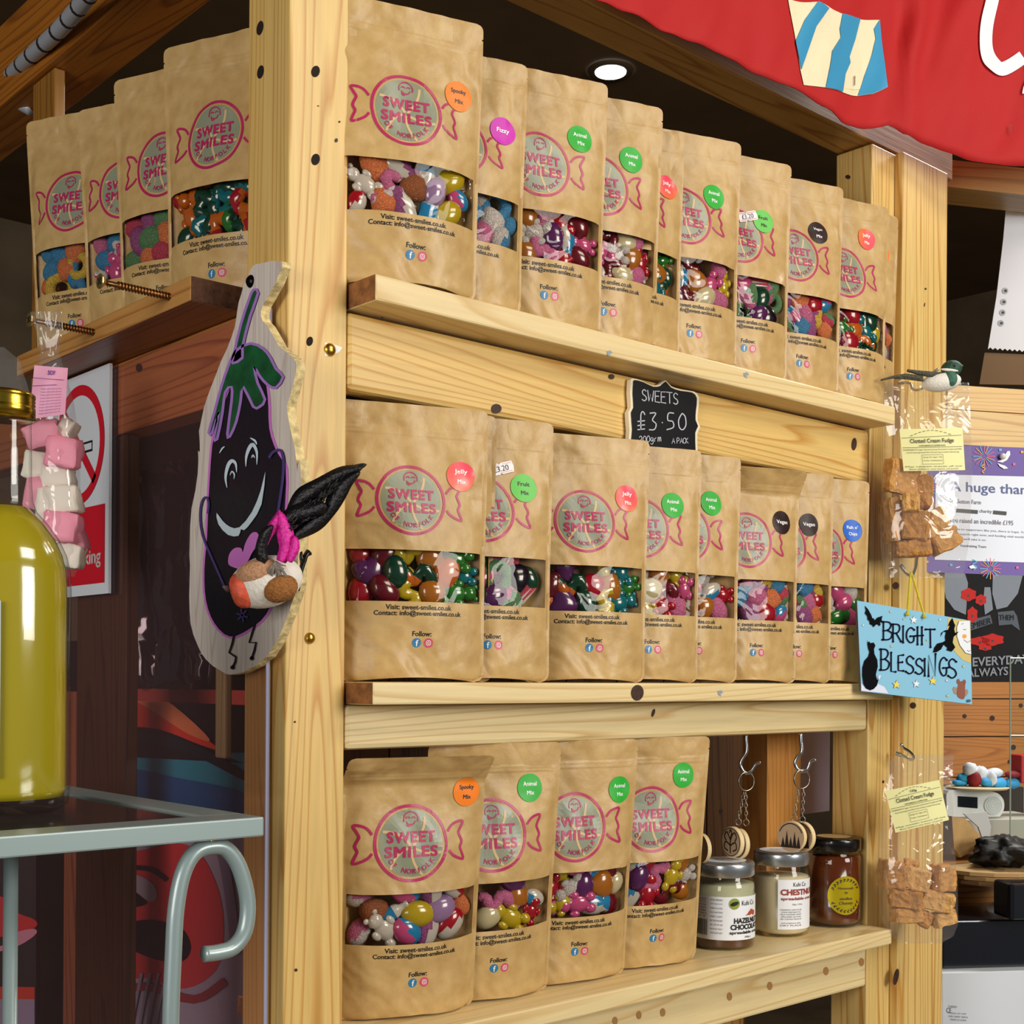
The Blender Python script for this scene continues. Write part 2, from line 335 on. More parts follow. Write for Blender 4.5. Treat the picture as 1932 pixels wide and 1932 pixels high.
class Plane:
    def __init__(s, o, ex, ez=None, n=None):
        s.o = Vector(o); s.ex = Vector(ex).normalized(); s.ez = Vector(ez).normalized() if ez is not None else Vector((0, 0, 1))
        s.n = Vector(n).normalized() if n is not None else s.ex.cross(s.ez).normalized()
        if s.n.dot(EYE-s.o) < 0: s.n = -s.n
    def p(s, u, v, off=0): return s.o+s.ex*u+s.ez*v+s.n*off
    def hit(s, x, y):
        d = ray(x, y); return EYE+d*((s.o-EYE).dot(s.n)/d.dot(s.n))
    def uv(s, x, y): q = s.hit(x, y)-s.o; return q.dot(s.ex), q.dot(s.ez)
    def px(s, off=.0003): return lambda x, y: s.hit(x, y)+s.n*off
    def f(s, off=.0003): return lambda u, v: s.p(u, v, off)
PY = lambda Y: Plane((0, Y, E), (1, 0, 0), n=(0, -1, 0))
PX = lambda X: Plane((X, 0, E), (0, -1, 0), n=(-1, 0, 0))
def PT(x, y, t, ang=90, roll=0):
    """upright plane through a point of the picture, its right-hand direction ang degrees right of the view axis"""
    a = R(ang); ex = FWD*math.cos(a)+RGT*math.sin(a); n = ex.cross(UP); ex2 = ex*math.cos(roll)-UP*math.sin(roll); ez = UP*math.cos(roll)+ex*math.sin(roll)
    return Plane(pt(x, y, t), ex2, ez)
# ================================================================ room
def struct(name, mb, m, **k): return mk(name, mb, m, kind='structure', **k)
DARKC = mat('dark_ceiling_paint', '543d1c', .85, bump=(6, .2), var=.15); DARKW = mat('dark_wall_paint', '665640', .85, bump=(5, .2), var=.2)
struct('floor', MB().box((-2.2, -2.2, -.05), (5, 4.6, 0)), mat('floor_vinyl', '6b5a45', .5, bump=(4, .2), var=.2))
struct('ceiling', MB().box((-2.2, -2.2, E+1.57), (5, 4.6, E+1.62)), DARKC)
struct('wall_back', MB().box((-2.2, 4.55, 0), (5, 4.6, E+1.57)), DARKW)
struct('wall_right', MB().box((4.95, -2.2, 0), (5, 4.55, E+1.57)), DARKW)
# ---- stall frame
def holes(mb, fn, L, mi=1):
    for x, y, rx, ry in L: mb.map2(disc2(x, y, rx, ry, n=14, tilt=.2), fn, mi)
mb = MB().box((.573, .92, .005), (.631, .985, E+.95)); fR = PY(.92).px(.0004); fL = PX(.573).px(.0004)
holes(mb, fR, [(595, 135, 8, 11), (595, 301, 8, 11), (584, 644, 6, 9)]); holes(mb, fL, [(491, 53, 6, 14), (492, 136, 6, 13)])
holes(mb, fR, [(556, 1362, 2, 2), (634, 265, 3, 4), (640, 230, 2, 2), (558, 1830, 3, 3), (600, 200, 2, 1)], 2)
mk('corner_post', mb, [PINE('Z'), HOLE, KNOT], bevel=.0015, label='tall square pine corner post with dark screw holes between the left and right pouch shelves', cat='post')
mb = MB().box((1.41, .92, .005), (1.475, .972, E+.664)); holes(mb, PX(1.41).px(.0004), [(1600, 334, 5, 4)]); holes(mb, PY(.92).px(.0004), [(1666, 1475, 2, 3)], 1)
mk('corner_post', mb, [PINE('Z'), KNOT], bevel=.0015, label='slim pine post at the right end of the pouch shelves', cat='post')
mb = MB().box((1.460, .908, .005), (1.567, .9195, E+.664))
holes(mb, PY(.908).px(.0004), [(1689, 1105, 6, 7), (1722, 1331, 6, 6), (1690, 1843, 5, 16), (1746, 545, 2, 2), (1744, 575, 1, 4)])
mk('upright_board', mb, [PINE('Z'), KNOT], bevel=.0012, label='wide knotty pine upright board carrying the metal hooks and fudge bags', cat='board')
mb = MB().box((.6312, .92, E+.666), (1.60, .972, E+.745)); mk('top_beam', mb, [wood('beam_pine_X', 'c99a50', '8d5c22', 'ab7632', 'X')], bevel=.0015, label='long pine beam running above the top shelf under the red flag', cat='beam')
mb = MB().box((.573, .986, E+.666), (.637, 1.95, E+.76)); mk('top_beam', mb, [wood('beam_orange_Y', 'b8701f', '8a4c12', '9c5a18', 'Y')], bevel=.0015, label='orange brown beam above the left pouches with the metal conduit along it', cat='beam')
mk('rear_post', MB().box((.58, 1.41, E+.29), (.592, 1.47, E+.665)), [wood('beam_orange_Z', 'a8742c', '7a4a18', '8f5c20', 'Z')], label='short orange pine post behind the left pouches', cat='post', bevel=.001)
# ---- shelves on the right face
def shelf(name, z0, z1, label, knots=(), x0=.634, x1=1.409, y0=.884, y1=1.075, m=None, front=.884, nick=()):
    mb = MB().box((x0, y0, z0), (x1, y1, z1), 0, faces={5: 1}); f = PY(front).px(.0004)
    for k in knots: mb.map2(disc2(*k[:4], n=16, tilt=.1), f, 2)
    for x, y in nick: mb.map2(poly2([(x-5, y-3), (x+2, y-5), (x+6, y), (x+1, y+2), (x+2, y+7), (x-3, y+4)]), f, 3)
    return mk(name, mb, [m or PINEL('X'), ENDG, KNOT, mat('grey_paint_chip', '8f9aa2', .6)], bevel=.002, label=label, cat='shelf')
shelf('shelf_board', E+.3105, E+.3325, 'pale pine shelf board under the top row of sweet pouches', nick=[(1149, 666), (1407, 707)])
shelf('shelf_board', E-.0231, E-.0042, 'pale pine shelf board with a big dark knot under the middle row of pouches', knots=[(1202, 1307, 12, 15)], nick=[(1358, 1307)])
shelf('shelf_board', E-.3205, E-.302, 'pale pine bottom shelf board holding four pouches and three jars', x1=1.409, y1=1.10)
def rail(z0, z1, label, knots=(), x0=.6312, x1=1.409, m=None):
    mb = MB().box((x0, .92, z0), (x1, .945, z1)); f = PY(.92).px(.0004)
    for k in knots: mb.map2(disc2(*k[:4], n=14, tilt=k[4] if len(k) > 4 else 0), f, 1)
    return mk('cross_rail', mb, [m or PINE('X'), KNOT], bevel=.005, label=label, cat='rail')
rail(E+.242, E+.3085, 'deep pine cross rail behind the chalkboard sign, under the top shelf', [(936, 771, 10, 9), (1153, 711, 6, 5), (1611, 838, 5, 12, .1), (720, 600, 3, 2)])
rail(E-.062, E-.0235, 'thin pine cross rail below the middle shelf', [(1232, 1345, 3, 8, .3)], m=PINEL('X'))
mb = MB().box((.6312, .92, E-.378), (1.409, .945, E-.3207)); f = PY(.92).px(.0004)
for x, y in ((1160, 1926), (1205, 1915), (1250, 1910), (1376, 1880), (1452, 1860), (1558, 1832), (1625, 1815)): mb.map2(disc2(x, y, 5, 8, n=14), f, 1)
mk('cross_rail', mb, [PINEL('X'), mat('screw_hole', 'a77a45', .8)], bevel=.003, label='pale pine rail with a row of drilled holes beneath the bottom shelf', cat='rail')
# ---- left face shelf
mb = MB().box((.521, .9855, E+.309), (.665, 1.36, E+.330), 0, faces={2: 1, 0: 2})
mk('shelf_board', mb, [wood('left_pine_Y', 'd29a55', 'a8682c', 'bb7f3c', 'Y'), mat('dark_end_grain', '4a2a16', .9, bump=(150, .8), var=.4), wood('left_pine_shaded', '8b552c', '5d3315', '6f4220', 'Y')], bevel=.0015, label='reddish pine shelf board with dark sawn end under the left pouches', cat='shelf')  # underside slot is a darker copy of the board wood, shade put into colour
mb = MB().box((.573, .9855, E+.238), (.60, 1.62, E+.3085)); mb.map2(disc2(263, 694, 6, 8), PX(.573).px(.0005), 1)
mk('cross_rail', mb, [PINEO('Y'), KNOT], bevel=.001, label='orange brown cross rail behind the clear sheet, under the left shelf', cat='rail')
mk('rear_post', MB().box((.575, 1.215, .005), (.588, 1.33, E+.237)), [PINED('Z')], bevel=.001, label='dark stained post behind the clear sheet beside the no smoking sign', cat='post')
# inner post behind the jars
mb = MB().box((1.375, .975, .005), (1.409, 1.05, E-.3215)); 
mb = MB().box((1.34, 1.02, E-.3015), (1.41, 1.06, E-.03)); mb.map2(disc2(1601, 1471, 5, 6), PY(1.02).px(.0005), 1); mb.map2(disc2(1601, 1573, 4, 5), PY(1.02).px(.0005), 1)
mk('inner_post', mb, [wood('inner_pine', 'd59a4f', '9f5f26', 'bf803a', 'Z'), KNOT], bevel=.001, label='knotty orange pine post behind the black lidded jar', cat='post')
mb = MB().box((1.33, 1.11, .3), (1.41, 1.15, E-.325))
mk('inner_post', mb, [wood('inner_pine', 'd59a4f', '9f5f26', 'bf803a', 'Z')], bevel=.001, label='orange pine post seen under the drilled rail at bottom right', cat='post')
mb = MB()
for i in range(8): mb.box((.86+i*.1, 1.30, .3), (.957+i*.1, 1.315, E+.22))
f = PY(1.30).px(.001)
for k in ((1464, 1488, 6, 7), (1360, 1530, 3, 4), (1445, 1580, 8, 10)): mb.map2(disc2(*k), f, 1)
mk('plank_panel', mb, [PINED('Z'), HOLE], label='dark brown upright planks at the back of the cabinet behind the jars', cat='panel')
mk('cabinet_roof', MB().box((.66, 1.08, E+.29), (1.5, 1.9, E+.30)), [mat('dark_board', '2a1c10', .8)], label='dark board closing the cabinet top behind the shelf', cat='board')
pl = PT(1530, 1460, 1.80, 80)
mk('paper_sheet', MB().prism([pl.hit(x, y) for x, y in ((1496, 1380), (1566, 1376), (1565, 1530), (1508, 1537))], -pl.n*.001), [mat('lilac_paper', 'c8c0dc', .6)], label='lilac white paper hanging inside the cabinet behind the keyrings', cat='paper')
# folded black banner strip above the middle pouches
mb = MB(); pp = [onY(1395+i*14, 893+i*1.1, .99) for i in range(13)]
mb.tube(pp, .008, 6); mk('black_plastic_packet', mb, [mat('black_plastic', '14141a', .12, coat=.6, bump=(90, 1, 2, .006))], label='black shiny plastic packet lying behind the middle pouches near the right', cat='packet')
# ================================================================ left side: screws, sheet, mural
def screw(tip, head, label):
    t = Vector(tip); h = Vector(head); d = (h-t).normalized(); L = (h-t).length
    root = thing('wood_screw', label, 'screw', t, 'long screws in the left shelf edge')
    mb = MB().tube([t-d*.012, t, t+d*(L-.004)], [.0012, .0021, .0021], 10)
    a = d.orthogonal().normalized(); b = d.cross(a); P = []
    n = int(L*.78/.0028)*8
    for i in range(n): s = i/8*.0028; w = i/8*2*math.pi; P.append(t+d*s+(a*math.cos(w)+b*math.sin(w))*.0027)
    mb.tube(P, .0008, 5); mk('shank', mb, [mat('bronze_steel', '9a6a3c', .3, .9)], root, smooth=True)
    mb = MB().tube([h-d*.005, h-d*.001, h], [.0022, .0062, .0062], 16)
    for s in (a, b): mb.box((-.0035, -.0006, -.0001), (.0035, .0006, .0004), 1, M=Matrix.Translation(h+d*.0001) @ Matrix((s, d.cross(s), d)).transposed().to_4x4())
    mk('head', mb, [mat('bronze_head', 'c9b070', .3, .9), HOLE], root)
S1 = onX(320, 560, .521); S2 = onX(177, 627, .521)
screw(S1, S1+Vector((-.062, 0, .0005)), 'long bronze screw jutting from the left shelf edge, the one nearest the corner post')
screw(S2, S2+Vector((-.061, 0, .0005)), 'long bronze screw farther along the left shelf edge, carrying the nougat bag')
mb = MB().box((.5655, .939, E-.85), (.5695, 1.75, E+.302)); mb2 = MB().box((.5660, .9375, E-.85), (.5692, .9389, E+.302))
root = thing('clear_sheet', 'large clear plastic sheet fixed over the left side of the stall', 'sheet', (.5675, 1.3, E-.85))
mk('panel', mb, [PERSPEX], root); mk('cut_edge', mb2, [mat('sheet_edge', 'b4b8dc', .15, coat=.5)], root, label='bluish sawn edge')
# small strip
mb = MB().box((.5745, 1.020, E-.072), (.582, 1.038, E+.15)); mk('timber_strip', mb, [wood('strip', 'c0ad7a', '8e7d50', 'a8955f', 'Z')], bevel=.002, label='narrow pale timber offcut hanging beneath the painted board', cat='wood strip')
# painted mural
MX = .80; pl = PX(MX); fn = lambda o: pl.px(o)
root = thing('mural_painting', 'large panel painted with red and teal swirls standing behind the clear sheet', 'painting', (MX, 1.6, E-.9))
mk('board', MB().box((MX, 1.37, E-.9), (MX+.012, 2.7, E+.05)), [mat('mural_base', '16141c', .5)], root)
def paint(P, c, off, smooth=True, name='painted_shape', root=root, f=fn, w=None, cl=True):
    P = smooth2(P, 4, True) if smooth and w is None else (smooth2(P, 4, cl) if smooth else P)
    mb = MB().map2(poly2(P) if w is None else stroke2(P, w, cl), f(off)); return mk(name, mb, [mat('paint_'+c, c, .5)], root)
Z6 = lambda L: zc(L, 2.76, 0, 850); Z7 = lambda L: zc(L, 2.927, 0, 1350)
paint([(200, 1290), (250, 1290), (330, 1345), (420, 1420), (470, 1440), (470, 1420), (470, 1560), (200, 1560)], '30a0b8', .001)
paint([(200, 1270), (260, 1290), (330, 1330), (400, 1400), (430, 1420), (380, 1405), (300, 1375), (200, 1360)], 'f0482e', .002)
paint([(230, 1265), (330, 1330), (400, 1395), (360, 1385), (290, 1340), (225, 1300)], 'f8925c', .003)
paint([(200, 1375), (300, 1385), (380, 1408), (470, 1460), (470, 1475), (370, 1425), (290, 1402), (200, 1393)], '10202e', .003)
paint([(200, 1452), (350, 1470), (470, 1500), (470, 1560), (200, 1560)], '2464a0', .002)
paint([(200, 1560), (470, 1560), (470, 1960), (200, 1960)], 'c4bed2', .001, False)
paint([(195, 1590), (260, 1605), (330, 1590), (380, 1610), (415, 1680), (425, 1760), (410, 1830), (350, 1865), (280, 1845), (195, 1830)], 'ee4a50', .002)
paint([(195, 1655), (250, 1648), (290, 1665), (300, 1690), (285, 1700), (240, 1672), (195, 1670)], 'c4bac8', .003)
paint([(195, 1672), (240, 1672), (270, 1690), (280, 1705), (240, 1715), (195, 1725)], '161226', .0035)
paint([(215, 1765), (245, 1742), (290, 1735), (345, 1750), (364, 1785), (350, 1812), (310, 1812), (260, 1795)], '161226', .0035)
paint([(195, 1640), (240, 1636), (290, 1640), (320, 1660)], '3c2440', .004, w=9, cl=False)
paint([(200, 1880), (280, 1860), (370, 1885), (430, 1850)], 'b0464e', .004, w=16, cl=False)
for i in range(7): paint([(225+i*16, 1835), (215+i*15, 1900), (205+i*15, 1960)], 'b4b4c6', .0045, w=5, cl=False)
paint([(380, 1560), (420, 1600), (440, 1700), (450, 1800)], '9a96b0', .004, w=18, cl=False)
# lower left mural piece behind the table legs
pl2 = PT(30, 1750, 1.78, 100); f2 = lambda o: pl2.px(o)
root = thing('mural_painting', 'black and red painted panel at bottom left behind the thin table leg', 'painting', pl2.hit(0, 1990))
mk('board', MB().prism([pl2.hit(x, y) for x, y in ((-160, 1500), (68, 1500), (68, 2100), (-160, 2100))], -pl2.n*.01), [mat('mural_base2', '0c0a0c', .5)], root)
paint([(-120, 1680), (0, 1690), (30, 1720), (66, 1735), (66, 1750), (20, 1765), (-60, 1770), (-120, 1760)], 'e0262a', .001, root=root, f=f2)
paint([(-120, 1775), (0, 1785), (30, 1760), (66, 1752), (66, 1765), (20, 1790), (-60, 1800)], 'e8a0b8', .002, root=root, f=f2)
paint([(-120, 1860), (66, 1862), (66, 1885), (-120, 1885)], 'e04020', .001, False, root=root, f=f2)
paint([(-120, 1885), (66, 1885), (66, 1990), (-120, 1990)], 'a8a0bc', .001, False, root=root, f=f2)
mk('rear_post', MB().box((.66, 1.52, .005), (.72, 1.56, E-.02)), [wood('pink_pine', 'b9744e', '8a4a30', 'a05c40', 'Z')], label='pinkish pine post glimpsed between the table legs behind the clear sheet', cat='post')
mk('cross_rail', MB().box((.70, 1.05, E-.03), (.72, 1.58, E-.015)), [mat('red_rail', 'b0483e', .5)], label='thin red rail seen through the clear sheet left of the painted board', cat='rail')
# dark garments behind sheet
for k, (x0, x1, lab) in enumerate(((232, 296, 'dark plastic wrapped garment nearest the no smoking sign behind the sheet'), (325, 375, 'dark plastic wrapped garment nearest the painted board behind the sheet'))):
    a = onX(x0, 780, .70); b = onX(x1, 780, .70); mb = MB(); n = 14; rows = 16; V = []; F = []
    for j in range(rows+1):
        for i in range(n+1):
            p = a.lerp(b, i/n); z = E+.235-.25*j/rows; V.append((p.x+.02*math.sin(i*1.3+j*.2)+.01*noise.noise(Vector((i*.6, j*.4, k*9))), p.y, z))
    for j in range(rows):
        for i in range(n): q = j*(n+1)+i; F.append((q, q+1, q+n+2, q+n+1))
    o = mk('wrapped_garment', mb.add(V, F), [mat('dark_wrap', '1c1622', .1, coat=1)], smooth=True, label=lab, cat='garment', group='wrapped garments behind the clear sheet')
    s = o.modifiers.new('solid', 'SOLIDIFY'); s.thickness = .004
# ---- no smoking sign
SX = .562; pl = PX(SX); u0, v0 = pl.uv(207, 685); u1 = u0-.150; v1 = pl.uv(207, 1119)[1]; cxs, cys, rr = (u0+u1)/2-.0, v0-.072, .056
cxs = u0-.071
root = thing('no_smoking_sign', 'white no smoking sign with red ring and red lower panel', 'sign', pl.p(u0-.075, v1))
mk('plate', MB().prism([pl.p(*q) for q in ((u1, v1), (u0, v1), (u0, v0), (u1, v0))], (.003, 0, 0)), [mat('sign_white', 'dfe3ea', .3, coat=.4)], root)
RED = mat('sign_red', 'd0102a', .35, coat=.3)
ring = [(cxs+rr*math.cos(a*math.pi/24), cys+rr*math.sin(a*math.pi/24)) for a in range(48)]
mb = MB().map2(stroke2(ring, .0105, True), pl.f(.0006)); mb.map2(stroke2([(cxs-rr*.7, cys+rr*.7), (cxs+rr*.7, cys-rr*.7)], .0105), pl.f(.0006)); mk('prohibition_ring', mb, [RED], root)
mb = MB()
for w, mm in ((.011, 0), (.0065, 1)): mb.map2(stroke2([(cxs-.032+(.0015 if mm else 0), cys-.004), (cxs+.033-(.0015 if mm else 0), cys-.004)], w), pl.f(.0004 if not mm else .0005), mm)
mk('cigarette', mb, [BLACK, mat('sign_white', 'dfe3ea')], root)
mb = MB().map2(rect2(u1+.008, v1+.011, u0-.008, v0-.137), pl.f(.0005)); p1 = mk('red_panel', mb, [RED], root)
mb = MB().map2(text2('No smoking', (u0+u1)/2, v1+.036, w=.118, h=.019, bold=.02), pl.f(.0008)); mk('lettering', mb, [WHITE], p1)
# ---- table
TZ = E-.09; C0 = onZ(499, 1541, TZ); x1, y0 = C0.x, C0.y; x0, y1 = x1-.62, y0+.42
root = thing('side_table', 'small grey metal side table with dark glass top and curled legs', 'table', ((x0+x1)/2, (y0+y1)/2, TZ-.0125))
TF[root.name] = root.matrix_world.copy() if False else Matrix.Translation(Vector(((x0+x1)/2, (y0+y1)/2, TZ-.0125)))
mb = MB(); b = .028
mb.box((x0, y0, TZ-.0125), (x1, y0+b, TZ)).box((x0, y1-b, TZ-.0125), (x1, y1, TZ)).box((x0, y0+b, TZ-.0125), (x0+b, y1-b, TZ)).box((x1-b, y0+b, TZ-.0125), (x1, y1-b, TZ))
mk('frame', mb, [GREYM], root, bevel=.0012)
mk('glass_top', MB().box((x0+b, y0+b, TZ-.006), (x1-b, y1-b, TZ-.0015)), [mat('dark_glass', '2a2826', .12, coat=.6, spec=.8)], root)
def leg(P, r, base):
    mk('leg', MB().tube(P, r, 14), [GREYM], root, smooth=True)
Yl = y0+.012; P = [onY(x, y, Yl) for x, y in ((322, 2100), (322, 1932), (327, 1800), (332, 1715), (345, 1648), (368, 1608), (400, 1597), (428, 1603), (452, 1638), (467, 1700), (462, 1755), (440, 1787), (410, 1797), (385, 1800))]
P = [Vector(q) for q in smooth2([tuple(p) for p in P], 4)]; P[0].z = .01; leg(P, .0052, 0)
q = onY(20, 1700, Yl+.05); leg([Vector((q.x, q.y, .01)), Vector((q.x, q.y, TZ-.013))], .0044, 0)
for xx, yy in ((x0+.03, y0+.03), (x0+.03, y1-.03), (x1-.03, y1-.03)): leg([Vector((xx, yy, .01)), Vector((xx, yy, TZ-.013))], .0044, 0)
q = onY(400, 1590, Yl); mk('screw', MB().lathe([(.004, -.003), (.004, .001)], (q.x, q.y, TZ-.0135), 12), [BRASS], root)
# ---- bottle
d = ray(0, 1500); BT = .872; bc = EYE+ray(1, 1530)*BT; bz = TZ+.0002; br = .0438
base = Vector((bc.x, bc.y, bz)); zz = lambda y: (EYE+ray(1, y)*BT).z-bz
root = thing('juice_bottle', 'clear glass bottle of cloudy yellow apple juice with gold cap', 'bottle', base)
prof = [(.0, .004), (br*.82, .0), (br*.97, .004), (br, .014), (br, zz(1110)), (br*.985, zz(1075)), (br*.93, zz(1045)), (br*.82, zz(1015)), (br*.65, zz(985)), (br*.5, zz(965)), (br*.44, zz(945)), (.0183, zz(910)), (.0178, zz(800)), (.0185, zz(790))]
liq = [(0, .009)]+[(r-.0028, z if z > .008 else .009) for r, z in prof if .0 < r and z < zz(970)]+[(br*.44-.0028, zz(957)), (0, zz(957))]
mk('glass_body', MB().lathe(prof, base, 48, cap=False), [GLASS], root, smooth=True)
mk('juice', MB().lathe(liq, base, 48, cap=False), [mat('apple_juice', 'a8941c', .16, coat=.8, spec=.6)], root, smooth=True)
cp = [(0, zz(740)), (.0185, zz(741)), (.0203, zz(745)), (.0203, zz(750)), (.0197, zz(752)), (.0203, zz(756)), (.0197, zz(759)), (.0203, zz(763)), (.0197, zz(766)), (.0203, zz(770)), (.0203, zz(790)), (.0, zz(790))]
mk('cap', MB().lathe(cp, base, 40, cap=False), [mat('gold_cap', 'cfa838', .22, 1)], root, smooth=True)
mb = MB(); n = 24
for i in range(n+1):
    a = YAW+math.pi-.9+1.0*i/n
    for z in (zz(1460), zz(1140)): mb.v.append(base+Vector((math.cos(a)*(br+.0003), math.sin(a)*(br+.0003), z)))
mb.f = [(2*i, 2*i+1, 2*i+3, 2*i+2) for i in range(n)]; mb.m = [0]*n
th = math.atan2(-ray(-100, 1300).y, -ray(-100, 1300).x)
rot = Matrix.Translation(base) @ Matrix.Rotation(th-.55-(YAW+math.pi-.4), 4, 'Z') @ Matrix.Translation(-base); mb.v = [rot @ v for v in mb.v]
mk('paper_label', mb, [mat('bottle_label', 'b9cbe2', .5)], root, smooth=True)
# ---- metal conduit
P = [pt(x, y, t) for x, y, t in ((205, -60, 1.22), (160, 0, 1.30), (110, 58, 1.38), (52, 112, 1.47), (14, 150, 1.55), (8, 172, 1.55), (28, 188, 1.55), (60, 206, 1.55))]
P = [Vector(q) for q in smooth2([tuple(p) for p in P], 5)]
mb = MB().tube(P, .0085, 12)
for i in range(2, len(P)-10, 1):
    if i % 2 == 0: mb.tube([P[i], P[i]+(P[i+1]-P[i])*.25], .0089, 12, 1)
mk('metal_conduit', mb, [mat('conduit', 'b4b8c0', .4, .3), HOLE], smooth=True, label='grey metal conduit running along the orange top beam at upper left', cat='conduit')
# ---- ceiling lamp
c = onZ(1152, 135, E+1.566); root = thing('ceiling_downlight', 'small round white recessed downlight glowing in the dark ceiling', 'ceiling light', c)
mk('trim_ring', MB().lathe([(.041, -.002), (.056, -.004), (.060, .003)], c, 32, cap=False), [mat('lamp_ring', '4a3a26', .4)], root, smooth=True)
mk('lens', MB().lathe([(0, -.003), (.040, -.003), (.041, .003)], c, 32, cap=False), [mat('lamp_glow', 'ffffff', .5, emit=9)], root)
# ================================================================ sweet pouches
PH, PW = .242, .138
TPROF = [(0, .0185), (.08, .020), (.25, .0205), (.42, .0195), (.55, .015), (.7, .0085), (.8, .0042), (.875, .0018), (.9, .0008), (1, .0006)]
def prof(v):
    for (a, p), (b, q) in zip(TPROF, TPROF[1:]):
        if v <= b: t = (v-a)/(b-a); t = t*t*(3-2*t)*.5+t*.5; return p+(q-p)*t
    return TPROF[-1][1]
VW0, VW1, UW = .286, .470, .915
def hw(v):
    w = PW/2*(1-.045*min(1, prof(v)/.026)); z = v*PH; r = .009
    if z < r: w -= r-math.sqrt(max(0, r*r-(r-z)**2))
    if PH-z < .006: q = .006-(PH-z); w -= .006-math.sqrt(max(0, .006**2-q*q))
    if abs(v-.945) < .004: w -= .0016
    return w
class Surf:
    def __init__(s, seed, flap=0, fat=1.0, dv=0): s.dv = dv; s.k = seed*11.3; s.flap = R(flap); s.fat = fat
    def at(s, u, v, side=-1, off=0):
        x = u*hw(v); T = prof(v)*s.fat; L = max(0, 1-(abs(u)/.95)**2.3)**.8
        y = side*T*L
        e = max(0, 1-abs(u)**6); q_ = max(0, min(1, (abs(v-s.dv-(VW0+VW1)/2)-.09)/.06)); win = .35+.65*q_*q_*(3-2*q_)
        n1 = noise.noise(Vector((x*16, v*PH*20, s.k)))*.0042*e*win*min(1, T/.008+.25)
        n2 = noise.noise(Vector((x*60+3*v, v*PH*34, s.k+5)))*.0019*e*win
        ed = math.exp(-((abs(u)-.80)/.09)**2)*noise.noise(Vector((v*11, s.k+(9 if u > 0 else 2), 0)))*.0055*max(.3, min(1, (v-.2)*6, (.9-v)*12))
        y += (n1+n2+ed) if side < 0 else -(n1+n2)*.6
        if side < 0:
            y -= .0009*(math.exp(-((v-.905)/.004)**2)+math.exp(-((v-.892)/.004)**2))*(abs(u) < .93)
        z = v*PH
        if v < .05: z += .004*(1-u*u)*(1-v/.05)
        if s.flap and v > .865:
            d = (v-.865)*PH; z = .865*PH+d*math.cos(s.flap); y -= d*math.sin(s.flap)
        return Vector((x, y+side*off, z))
    def fit(s, V, rws):
        s.V = V; s.R = rws; s.n = len(US)
    def on(s, u, v, off):
        R_ = s.R; j = 0
        while j < len(R_)-2 and R_[j+1] < v: j += 1
        i = 0
        while i < s.n-2 and US[i+1] < u: i += 1
        a = (v-R_[j])/(R_[j+1]-R_[j]); b = (u-US[i])/(US[i+1]-US[i]); q = j*s.n+i
        p = (s.V[q]*(1-b)+s.V[q+1]*b)*(1-a)+(s.V[q+s.n]*(1-b)+s.V[q+s.n+1]*b)*a
        return Vector((p.x, p.y-off*.36, p.z))
    def f(s, off): return lambda x, z: s.on(max(-1, min(1, x/hw(min(1, max(0, z/PH))))), z/PH, off)
    def f_old(s, off): return lambda x, z: s.at(max(-1, min(1, x/hw(min(1, max(0, z/PH))))), z/PH, -1, off)
def rows(dv): return sorted(set([0, .006, .014, .024, .036, .05, .07, .1, .14, .18, .22, .255, VW0, VW1, .5, .53, .56, .6, .64, .68, .72, .76, .8, .83, .85, .865, .88, .886, .892, .898, .905, .912, .92, .935, .941, .945, .949, .96, .972, .982, .99, .995, 1]+[VW0+(VW1-VW0)*i/6 for i in range(1, 6)]))
def rows_for(dv):
    R_ = [r for r in rows(0)]; return [r+dv*(1 if .2 < r < .6 else 0) for r in R_] if dv else R_
US = [-1, -.975, -.95, -UW]+[-UW+2*UW*i/24 for i in range(1, 24)]+[UW, .95, .975, 1]
ICON = {}
